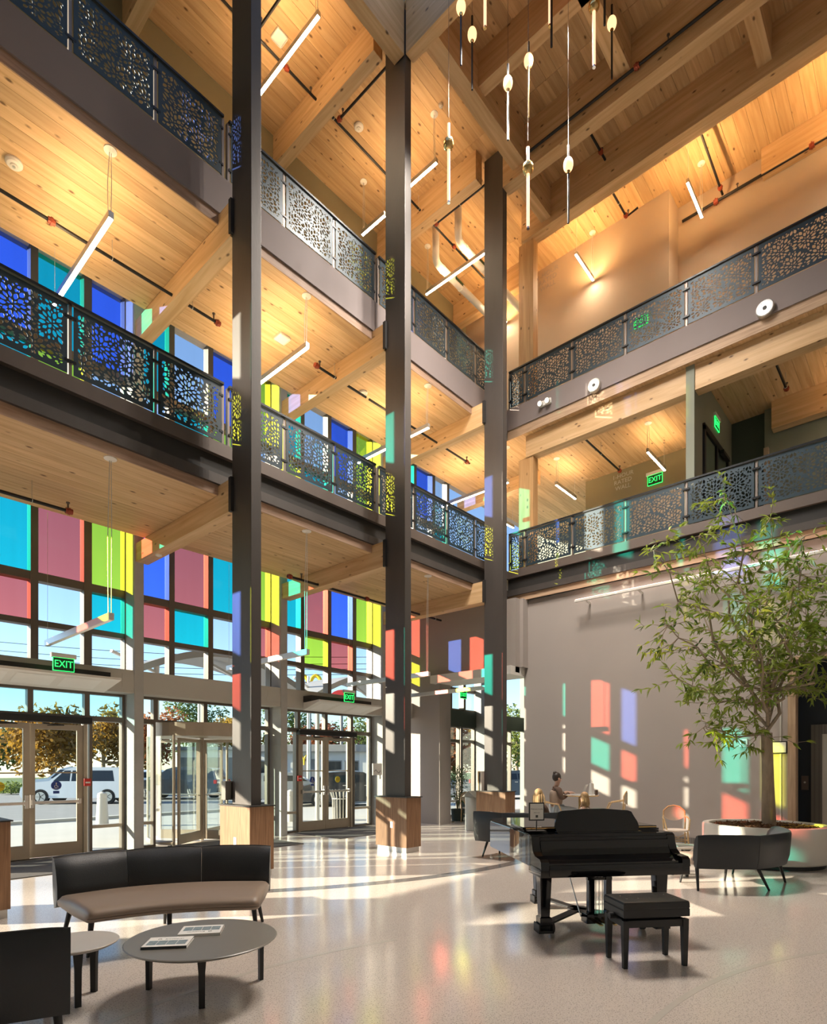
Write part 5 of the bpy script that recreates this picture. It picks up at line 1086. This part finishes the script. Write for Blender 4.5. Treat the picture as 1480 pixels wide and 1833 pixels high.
# ================================================================== people
def skinned(name, J, E_, m, parent, sub=2):
    """continuous body: joints {name: ((x, y, z), radius)}, edges; grown with Skin + Subdivision and baked"""
    ks = list(J); me = bpy.data.meshes.new(name); me.from_pydata([J[k][0] for k in ks], [(ks.index(a), ks.index(b)) for a, b in E_], [])
    o = bpy.data.objects.new(name, me); col.objects.link(o)
    md = o.modifiers.new('s', 'SKIN'); md.use_smooth_shade = True; ss = o.modifiers.new('u', 'SUBSURF'); ss.levels = sub; ss.render_levels = sub
    for i, k in enumerate(ks): r = J[k][1]; me.skin_vertices[0].data[i].radius = (r, r) if not isinstance(r, tuple) else r; me.skin_vertices[0].data[i].use_root = (i == 0)
    dg = bpy.context.evaluated_depsgraph_get(); nm = bpy.data.meshes.new_from_object(o.evaluated_get(dg)); bpy.data.objects.remove(o)
    nm.materials.clear(); nm.materials.append(m); nm.name = name
    nm.polygons.foreach_set('use_smooth', [True]*len(nm.polygons))
    return link(name, nm, parent)
def seated_person(label, loc, rz, seat, top, pants, hair, long_hair, shoes='blackmat', vest=None, arms='type', lean=0., bun=False, scale=1.):
    t = thing('person', label, 'person', loc, local=True, rz=rz); t.scale = (scale,)*3; s = seat; low = s < .6; az, fz, sz = (.11, .055, 0) if low else (s-.38, s-.42, s-.47)      # faces local +x
    J = {'pel': ((0, 0, s+.10), .115), 'waist': ((.01+lean*.3, 0, s+.24), (.105, .12)), 'chest': ((.02+lean*.7, 0, s+.42), (.11, .14)), 'shl': ((.02+lean, 0, s+.53), (.075, .10)), 'neck': ((.03+lean, 0, s+.60), .05), 'head0': ((.045+lean, 0, s+.67), .062), 'head1': ((.045+lean, 0, s+.75), .085), 'head2': ((.035+lean, 0, s+.83), .065)}
    Eg = [('pel', 'waist'), ('waist', 'chest'), ('chest', 'shl'), ('shl', 'neck'), ('neck', 'head0'), ('head0', 'head1'), ('head1', 'head2')]
    JC = {k: J[k] for k in ('pel', 'waist', 'chest', 'shl')}; EC = Eg[:3]; JL = {'pel': ((0, 0, s+.09), .125)}; EL = []
    for n, y in (('l', .16), ('r', -.16)):
        if arms == 'type': el, wr, hd = (.06+lean, y*1.3, s+.30), (.27+lean, y*.7, s+.44), (.34+lean, y*.55, s+.445)
        else: el, wr, hd = (.08+lean, y*1.25, s+.28), (.26+lean, y*.6, s+.20), (.33+lean, y*.4, s+.20)
        J.update({'sh'+n: ((.02+lean, y, s+.51), .055), 'el'+n: (el, .042), 'wr'+n: (wr, .029), 'hd'+n: (hd, (.036, .018)), 'hip'+n: ((.02, y*.55, s+.07), .09), 'kn'+n: ((.44, y*.65, s+.05), .062), 'an'+n: ((.42, y*.65, az), .04), 'ft'+n: ((.56, y*.65, fz), .036)})
        Eg += [('shl', 'sh'+n), ('sh'+n, 'el'+n), ('el'+n, 'wr'+n), ('wr'+n, 'hd'+n), ('pel', 'hip'+n), ('hip'+n, 'kn'+n), ('kn'+n, 'an'+n), ('an'+n, 'ft'+n)]
        for f in range(4): fy = hd[1]+(f-1.5)*.018; J['f%s%d' % (n, f)] = ((hd[0]+.045-.006*abs(f-1.5), fy, hd[2]-.004), .009); J['g%s%d' % (n, f)] = ((hd[0]+.08-.008*abs(f-1.5), fy, hd[2]-.022), .008); Eg += [('hd'+n, 'f%s%d' % (n, f)), ('f%s%d' % (n, f), 'g%s%d' % (n, f))]
        sg = -1 if y > 0 else 1; J['th'+n] = ((hd[0]+.03, hd[1]+sg*.04, hd[2]-.002), .01); Eg.append(('hd'+n, 'th'+n))
        JC.update({'sh'+n: ((.02+lean, y, s+.51), .066), 'el'+n: (el, .053), 'wr'+n: (wr, .038)}); EC += [('shl', 'sh'+n), ('sh'+n, 'el'+n), ('el'+n, 'wr'+n)]
        JL.update({'hip'+n: ((.02, y*.55, s+.07), .1), 'kn'+n: ((.44, y*.65, s+.05), .073), 'an'+n: ((.42, y*.65, az+.02), .055)}); EL += [('pel', 'hip'+n), ('hip'+n, 'kn'+n), ('kn'+n, 'an'+n)]
    for k in JC:
        r = JC[k][1]; JC[k] = (JC[k][0], tuple(q*1.09 for q in r) if isinstance(r, tuple) else r*1.06)
    skinned('body', J, Eg, M['skin'], t); skinned('top', JC, EC, M[top], t); skinned('trousers', JL, EL, M[pants], t)
    hx, hz = .045+lean, s+.75
    if vest:
        skinned('vest', {'a': ((0, 0, s+.12), .145), 'b': ((.01+lean*.3, 0, s+.26), (.135, .15)), 'c': ((.02+lean*.7, 0, s+.42), (.14, .175)), 'd': ((.02+lean*.95, 0, s+.52), (.10, .14))}, [('a', 'b'), ('b', 'c'), ('c', 'd')], M[vest], t)
    hb_ = B().ell((hx-.022, 0, hz+.035), (.098, .09, .108), 16, 10)
    if long_hair:
        for a, yy in ((-.045, 0), (-.02, .065), (-.02, -.065), (-.05, .04), (-.05, -.04)): hb_.tube([(hx+a+.02, yy*.8, hz+.07), (hx+a-.02, yy*1.25, hz-.02), (hx+a-.03, yy*1.4, hz-.12), (hx+a-.01, yy*1.3, hz-.24), (hx+a+.0, yy*1.2, hz-.30)], [.03, .045, .045, .035, .01], 8)
    if bun: hb_.ell((hx-.06, 0, hz+.12), .045, 10, 8)
    hb_.build('hair', M[hair], t, True)
    for y in (.03, -.03): B().ell((hx+.078, y, hz+.0), (.008, .012, .007), 8, 6).build('eye', M['ink'], t)
    B().add([(hx+.078, .012, hz-.035), (hx+.078, -.012, hz-.035), (hx+.105, 0, hz-.03), (hx+.082, 0, hz+.01)], [(0, 1, 2), (0, 2, 3), (1, 3, 2), (0, 3, 1)]).build('nose', M['skin'], t)
    for y in (.083, -.083): B().ell((hx+.0, y, hz-.01), (.02, .01, .03), 8, 6).build('ear', M['skin'], t)
    B().ell((hx+.076, 0, hz-.055), (.008, .022, .006), 8, 6).build('mouth', M['redbox'], t)
    for y in (.104, -.104): B().bbox(.37, .64, y-.045, y+.045, sz, sz+.075, .02).build('shoe', M[shoes], t)
    return t
seated_person('seated person typing on a laptop, brown sleeves and padded vest', P(3.14, 13.06), c0+R(8), .63, 'browncloth', 'jeans', 'darkhair', False, vest='vest', bun=True)
seated_person('long-haired person in a brown top on the far sofa', P(2.28, 10.92), c0+R(45), .535, 'browncloth', 'jeans', 'blond', True, arms='rest', lean=.04, scale=.87)
seated_person('long-haired person in a pale top beside the music desk', P(3.28, 11.12), c0+R(135), .535, 'creamcloth', 'jeans', 'blond', True, arms='rest', lean=.06, scale=.82)
# ================================================================== outdoors
slab('floor', -60, 90, 12.25, 20, -.25, -.03, 'pave'); slab('floor', -80, 120, 20, 90, -.25, -.06, 'asphalt')
slab('floor', -80, 120, 44, 100, -.2, -.02, 'lawn')
struct(B().box(-60, 90, 19.8, 20.1, -.2, .06).build('trim_6', M['pave']))
# entrance canopies with curved edges
def canopy(label, x0, x1, z0, rise, y0, y1, th=.16):
    t = thing('entrance_canopy', label, 'canopy', ((x0+x1)/2, (y0+y1)/2, 0)); n = 18; secs = []
    for k in range(n+1):
        u = k/n; x = x0+(x1-x0)*u; z = z0+rise*math.sin(math.pi*u); e = (y1-y0)*(.55+.45*math.sin(math.pi*u))
        secs.append([(x, y0, z), (x, y0+e, z+.12), (x, y0+e, z+.12+th*.5), (x, y0, z+th)])
    loft(B(), secs).build('roof_shell', M['canopy'], t, 30)
    for x in (x0+.25*(x1-x0), x0+.75*(x1-x0)): B().cyl((x, y0+1.2, -.05), (x, y0+1.2, z0+rise*.75), .07).build('post', M['alu'], t); B().bar((x, y0+1.2, z0+rise*.5), (x-1.2, y0+.8, z0+rise*.9), .06, .06).build('strut', M['alu'], t)
canopy('curved grey canopy outside the revolving door', 5.3, 10.2, 3.55, .75, 13.0, 15.3); canopy('curved grey canopy outside the open left doors', -.6, 4.4, 3.3, .35, 13.0, 14.4); canopy('curved grey canopy outside the closed double doors', 10.6, 15.4, 3.5, .85, 13.4, 15.4)
def car(label, c, rz, body, L=4.6, H=1.68, suv=True, group='parked cars'):
    t = thing('car', label, 'car', c, group, local=True, rz=rz); hl = L/2; g = .22
    prof = [(-hl, .45), (-hl+.03, .85), (-hl+.12, 1.0), (-hl+.3, H-.1), (-hl+.6, H-.02), (.0, H), (.42, H-.12), (1.05, 1.05), (hl-.35, .96), (hl-.05, .75), (hl, .45), (hl-.1, .28), (-hl+.1, .28)] if suv else [(-hl, .5), (-hl+.05, .85), (-hl+.5, .98), (-hl+1.15, H-.06), (-.2, H), (.4, H-.04), (1.2, .95), (hl-.3, .82), (hl-.03, .66), (hl, .42), (hl-.1, .24), (-hl+.1, .24)]
    secs = []
    for y, k in ((-.9, .0), (-.88, .55), (-.8, .85), (0, 1), (.8, .85), (.88, .55), (.9, .0)):
        secs.append([(x*(1 if z < 1 else 1-.0), y*(1 if z < 1.0 else 1-.22*(z-1.0)/(H-1.0)), z) for x, z in prof])
    secs = [[(x, y, z) for x, y, z in s] for s in (secs[0], secs[3], secs[6])]
    loft(B(), secs).build('body', M[body], t, 35)
    wt_ = [(x, z) for x, z in prof if z > 1.0]; xa, xb = min(x for x, z in prof if z > 1.0), 1.25
    for sy in (-1, 1):
        for a, b in (((xa+.25, -.72), (-.65, .1), (.17, .88)) if suv else ((xa+.25, -.35), (-.28, .35), (.42, 1.0))):
            y = lambda z: sy*(.9*(1-.22*(z-1.0)/(H-1.0))+.006); zt = H-.16; za = 1.04
            b2 = b-.45 if b > .8 else b; B().add([(a, y(za), za), (b, y(za), za), (b2, y(zt), zt), (a+(.12 if a < -1 else 0), y(zt), zt)], [(0, 1, 2, 3) if sy < 0 else (3, 2, 1, 0)]).build('side_window', M['carglass'], t)
        for x in (-hl+.85, hl-.9):
            wh = B().cyl((x, sy*.74, .34), (x, sy*.92, .34), .34, n=24).build('wheel', M['tyre'], t, 30); B().cyl((x, sy*.92, .34), (x, sy*.93, .34), .22, n=20).build('rim', M['alu'], wh)
            for k in range(5): B().bar((x, sy*.935, .34), (x+.2*math.cos(k*1.257), sy*.935, .34+.2*math.sin(k*1.257)), .01, .05, (0, 1, 0)).build('spoke', M['steeldark'], wh)
        B().bbox(-hl-.005, -hl+.16, sy*.88-.08, sy*.88+.04, .82, 1.02, .02).build('tail_light', M['taillight'], t); B().bbox(hl-.3, hl-.06, sy*.78-.12, sy*.78+.1, .66, .78, .02).build('head_light', M['mesh_w'], t)
    xr = -hl+.13; B().add([(xr-.01, -.66, 1.03), (xr-.01, .66, 1.03), (-hl+.28, .56, H-.14), (-hl+.28, -.56, H-.14)], [(3, 2, 1, 0)]).build('rear_window', M['carglass'], t); B().add([((1.06 if suv else 1.18), -.68, 1.055 if suv else .98), ((1.06 if suv else 1.18), .68, 1.055 if suv else .98), ((.46 if suv else .46), .6, H-.13), (.46, -.6, H-.13)], [(0, 1, 2, 3)]).build('windscreen', M['carglass'], t)
    for x in (-.5, .4): B().box(x, x+.16, -.912, -.90, .9, .93).build('door_handle', M['alu'], t)
    return t
cz = -.06
car('white SUV parked outside the open left door', P(-15.4, 27.5, cz), c0+R(186), 'carwhite'); car('dark SUV seen through the revolving door', P(-12.2, 31, cz), c0+R(176), 'cardark')
car('silver SUV behind the white SUV', P(-19.5, 34, cz), c0+R(185), 'carsilver'); car('small white car with red lights beyond the revolving door', P(-16.6, 37, cz), c0+R(120), 'carwhite', 4.1, 1.5); car('dark grey sedan outside the double doors', P(-5.9, 27.5, cz), c0+R(8), 'carsilver', 4.7, 1.45, False)
car('dark blue car right of the double doors', P(-2.6, 25.5, cz), c0+R(10), 'cardark', 4.6, 1.5, False); car('silver car in the distance by the restaurant', P(-4.6, 36, cz), c0+R(175), 'carsilver', 4.5, 1.5, False); car('blue-grey car beyond the far café window', P(5.4, 31, cz), c0+R(15), 'cardark', 4.6, 1.5, False)
# trees outside
def out_tree(label, c, h, r, lm, seed, n=1500, trunk=.2):
    rnd = random.Random(seed); t = thing('street_tree', label, 'tree', c, 'trees beyond the car park')
    cl = [Vector((rnd.uniform(-.75, .75)*r, rnd.uniform(-.75, .75)*r, h*(.30+.52*rnd.random()))) for _ in range(22)]
    tb = B().cyl(c, c+Vector((0, 0, h*.55)), trunk, trunk*.5, 8)
    for q in cl[:7]: tb.tube([c+Vector((0, 0, h*.3)), c+q*.55+Vector((0, 0, h*.1)), c+q], [trunk*.45, trunk*.25, .03], 6)
    tb.build('trunk', M['bark'], t, True); fb = B()
    for k in range(n):
        q = rnd.choice(cl); v = Vector((rnd.gauss(0, 1), rnd.gauss(0, 1), rnd.gauss(0, 1))).normalized()*rnd.random()**.4*r*.5; p = c+q+v
        if p.z < .4: p.z = .4+rnd.random()
        a = Vector((rnd.gauss(0, 1), rnd.gauss(0, 1), rnd.gauss(0, 1))).normalized(); b = a.orthogonal().normalized(); s = .12+.16*rnd.random()
        fb.add([p-a*s, p+b*s*.6, p+a*s, p-b*s*.6], [(0, 1, 2, 3)])
    stuff(fb.build('foliage', M[lm], t))
TREES = ((-25, 50, 6.4, 3.0, 'leafout', 'green tree at the left edge beyond the cars'), (95, 41, 5.9, 2.9, 'leafaut', 'golden tree seen through the open left door'), (185, 48, 6.8, 2.6, 'leafaut', 'yellow-green tree right of the open door'), (268, 56, 7.6, 2.6, 'leafred', 'reddish tree left of the revolving door'), (345, 70, 11.0, 3.4, 'leafout', 'tall green tree above the revolving door'),
    (430, 58, 7.2, 2.4, 'leafaut', 'yellow tree beyond the revolving door'), (505, 68, 9.6, 3.0, 'leafout', 'green tree left of the double doors'), (578, 57, 6.3, 2.4, 'leafred', 'red-leaved tree behind the double doors'), (650, 67, 9.0, 3.0, 'leafout', 'dark green tree right of the double doors'), (730, 57, 7.6, 3.0, 'leafaut', 'golden tree hidden behind the central column'),
    (800, 48, 6.4, 2.5, 'leafred', 'red-leaved tree beyond the far door'), (858, 60, 6.6, 2.5, 'leafaut', 'golden tree beyond the far café glass'), (925, 54, 8.0, 2.8, 'leafout', 'green tree beyond the last column'))
for k, (px, d, h, r, lm, lab) in enumerate(TREES): out_tree(lab, P((px-740)/F*d, d, -.05), h, r, lm, 20+k, 3200)
rnd = random.Random(9)
for k, (px, d, lab) in enumerate(((20, 36, 'clipped green shrub at the left edge'), (60, 38, 'low green shrub beyond the open door'), (560, 42, 'low shrub by the restaurant'), (640, 40, 'low shrub right of the restaurant'))):
    c = P((px-740)/F*d, d, -.05); t = thing('shrub', lab, 'shrub', c); fb = B()
    for j in range(500):
        v = Vector((rnd.gauss(0, 1), rnd.gauss(0, 1), abs(rnd.gauss(0, 1)))).normalized()*.7*rnd.random()**.3; p = c+Vector((v.x*1.3, v.y*1.3, .1+v.z)); a = Vector((rnd.gauss(0, 1), rnd.gauss(0, 1), rnd.gauss(0, 1))).normalized(); b = a.orthogonal().normalized(); fb.add([p-a*.08, p+b*.05, p+a*.08, p-b*.05], [(0, 1, 2, 3)])
    B().cyl(c, c+Vector((0, 0, .5)), .05, .03, 6).build('stem', M['bark'], t); stuff(fb.build('foliage', M['leafout'], t))
# low restaurant with arch signs
def arches(b, x, z, w_, h_, y, r=.05):
    for s in (-1, 1): b.tube([(x+s*w_*.25+w_*.25*math.cos(R(a)), y, z+h_*math.sin(R(a))**.7) for a in range(0, 181, 15)], r, 8)
    return b
rc = P(-8.0, 45); t = thing('restaurant_building', 'low white restaurant building beyond the car park', 'building', rc, local=True, rz=c0)
B().box(-4.5, 4.5, 0, 6, 0, 2.75).build('wall', M['bldwhite'], t); B().bbox(-4.8, 4.8, -.4, 6.3, 2.75, 3.3, .04).build('roof', M['roofgrey'], t)
for x in (-3.6, -2.2, 2.0, 3.3):
    wn_ = B().box(x-.55, x+.55, -.04, .0, .7, 2.1).build('window', M['bldgrey'], t); B().box(x-.48, x+.48, -.05, -.04, .78, 2.02).build('pane', M['carglass'], wn_)
B().box(-.5, .5, -.05, 0, 0, 2.2).build('door', M['bldgrey'], t); arches(B(), -.3, 1.75, 1.0, .75, -.2, .055).build('arch_emblem', M['yellow'], t, True)
sc_ = P(-7.75, 44); t = thing('arch_pole_sign', 'tall pole sign with big yellow double arches', 'sign', sc_, local=True, rz=c0)
B().cyl((0, 0, -.05), (0, 0, 7.0), .14).build('pole', M['bldgrey'], t); arches(B(), 0, 6.9, 1.9, 1.5, 0, .15).build('arches', M['yellow'], t, True)
sr = P(-5.6, 46); t = thing('red_reflection_panel', 'red rounded panel standing in for a reflection right of the yellow arches', 'sign', sr, local=True, rz=c0); B().prism([(1.1*math.cos(R(a)), 1.0*math.sin(R(a))) for a in range(0, 181, 15)], -.1, .1, lambda v: (v[0], v[2], 6.6+v[1])).build('panel', M['red'], t); B().cyl((0, 0, -.05), (0, 0, 6.6), .12).build('pole', M['bldgrey'], t)  # panel and pole added in place of a red reflection in the glass
hc = P(-17.0, 50); t = thing('storage_building', 'pale long building with grey doors beyond the revolving door', 'building', hc, local=True, rz=c0); B().box(-3, 3, 0, 4, 0, 3.0).build('wall', M['bldwhite'], t); B().box(-3.2, 3.2, -.2, 4.2, 3.0, 3.3).build('roof', M['bldgrey'], t)
for x in (-2, 0, 2): B().box(x-.7, x+.7, -.05, 0, .1, 2.4).build('roller_door', M['bldgrey'], t)
# poles and wires
for px, d, h, lab in ((-130, 40, 12, 'utility pole left of the frame carrying the wires'), (357, 34, 6.5, 'slim light pole above the revolving door'), (552, 38, 7.5, 'grey light pole outside the double doors'), (700, 41, 12, 'utility pole hidden by the central column')):
    c = P((px-740)/F*d, d, -.06); t = thing('utility_pole', lab, 'pole', c); B().cyl(c, c+Vector((0, 0, h)), .13, .09, 10).build('shaft', M['alu'], t); B().bar(c+P(-.9, 0, h-.4), c+P(.9, 0, h-.4), .1, .1).build('crossarm', M['bldgrey'], t)
for k, (ya, yb) in enumerate(((1139, 1176), (1155, 1188), (1168, 1197), (1180, 1206))):
    a, b = at(-130, ya-2, 39.5), at(700, yb, 40.5); tag(B().tube([a.lerp(b, u/8)-Vector((0, 0, .5*math.sin(math.pi*u/8))) for u in range(9)], .02, 5).build('overhead_wire', M['black']), 'overhead wire, %s of the four across the sky' % ('topmost', 'second', 'third', 'lowest')[k], 'wire', 'overhead wires')
# kerbside things near the front
bp = onZ(183, 1479, -.03); t = thing('bollard', 'white concrete bollard outside the left side window', 'bollard', bp); B().lathe([(.17, 0), (.13, .75), (.12, .78), (.13, .80), (.12, .92), (.02, .97)], bp, 20).build('post', M['planter'], t, 30)
bp = onZ(520, 1470, -.03); t = thing('bollard', 'white concrete bollard outside the double doors', 'bollard', bp); B().lathe([(.17, 0), (.13, .75), (.12, .78), (.13, .80), (.12, .92), (.02, .97)], bp, 20).build('post', M['planter'], t, 30)
lb = Vector((11.35, 12.95, -.03)); t = thing('litter_bin', 'slatted metal litter bin outside right of the double doors', 'bin', lb)
for k in range(18): a = k*2*math.pi/18; d = Vector((math.cos(a), math.sin(a), 0)); B().tube([lb+d*.24+Vector((0, 0, .06)), lb+d*.26+Vector((0, 0, .75)), lb+d*.34+Vector((0, 0, 1.0))], .016, 5).build('slat', M['alu'], t)
for z, r in ((.07, .24), (.75, .26)): B().tube([lb+Vector((r*math.cos(R(a)), r*math.sin(R(a)), z)) for a in range(0, 360, 20)], .02, 6, True).build('ring', M['alu'], t)
B().lathe([(.2, .05), (.21, .8), (.19, .8), (.18, .07), (.01, .07)], lb, 20).build('liner', M['blackmat'], t)
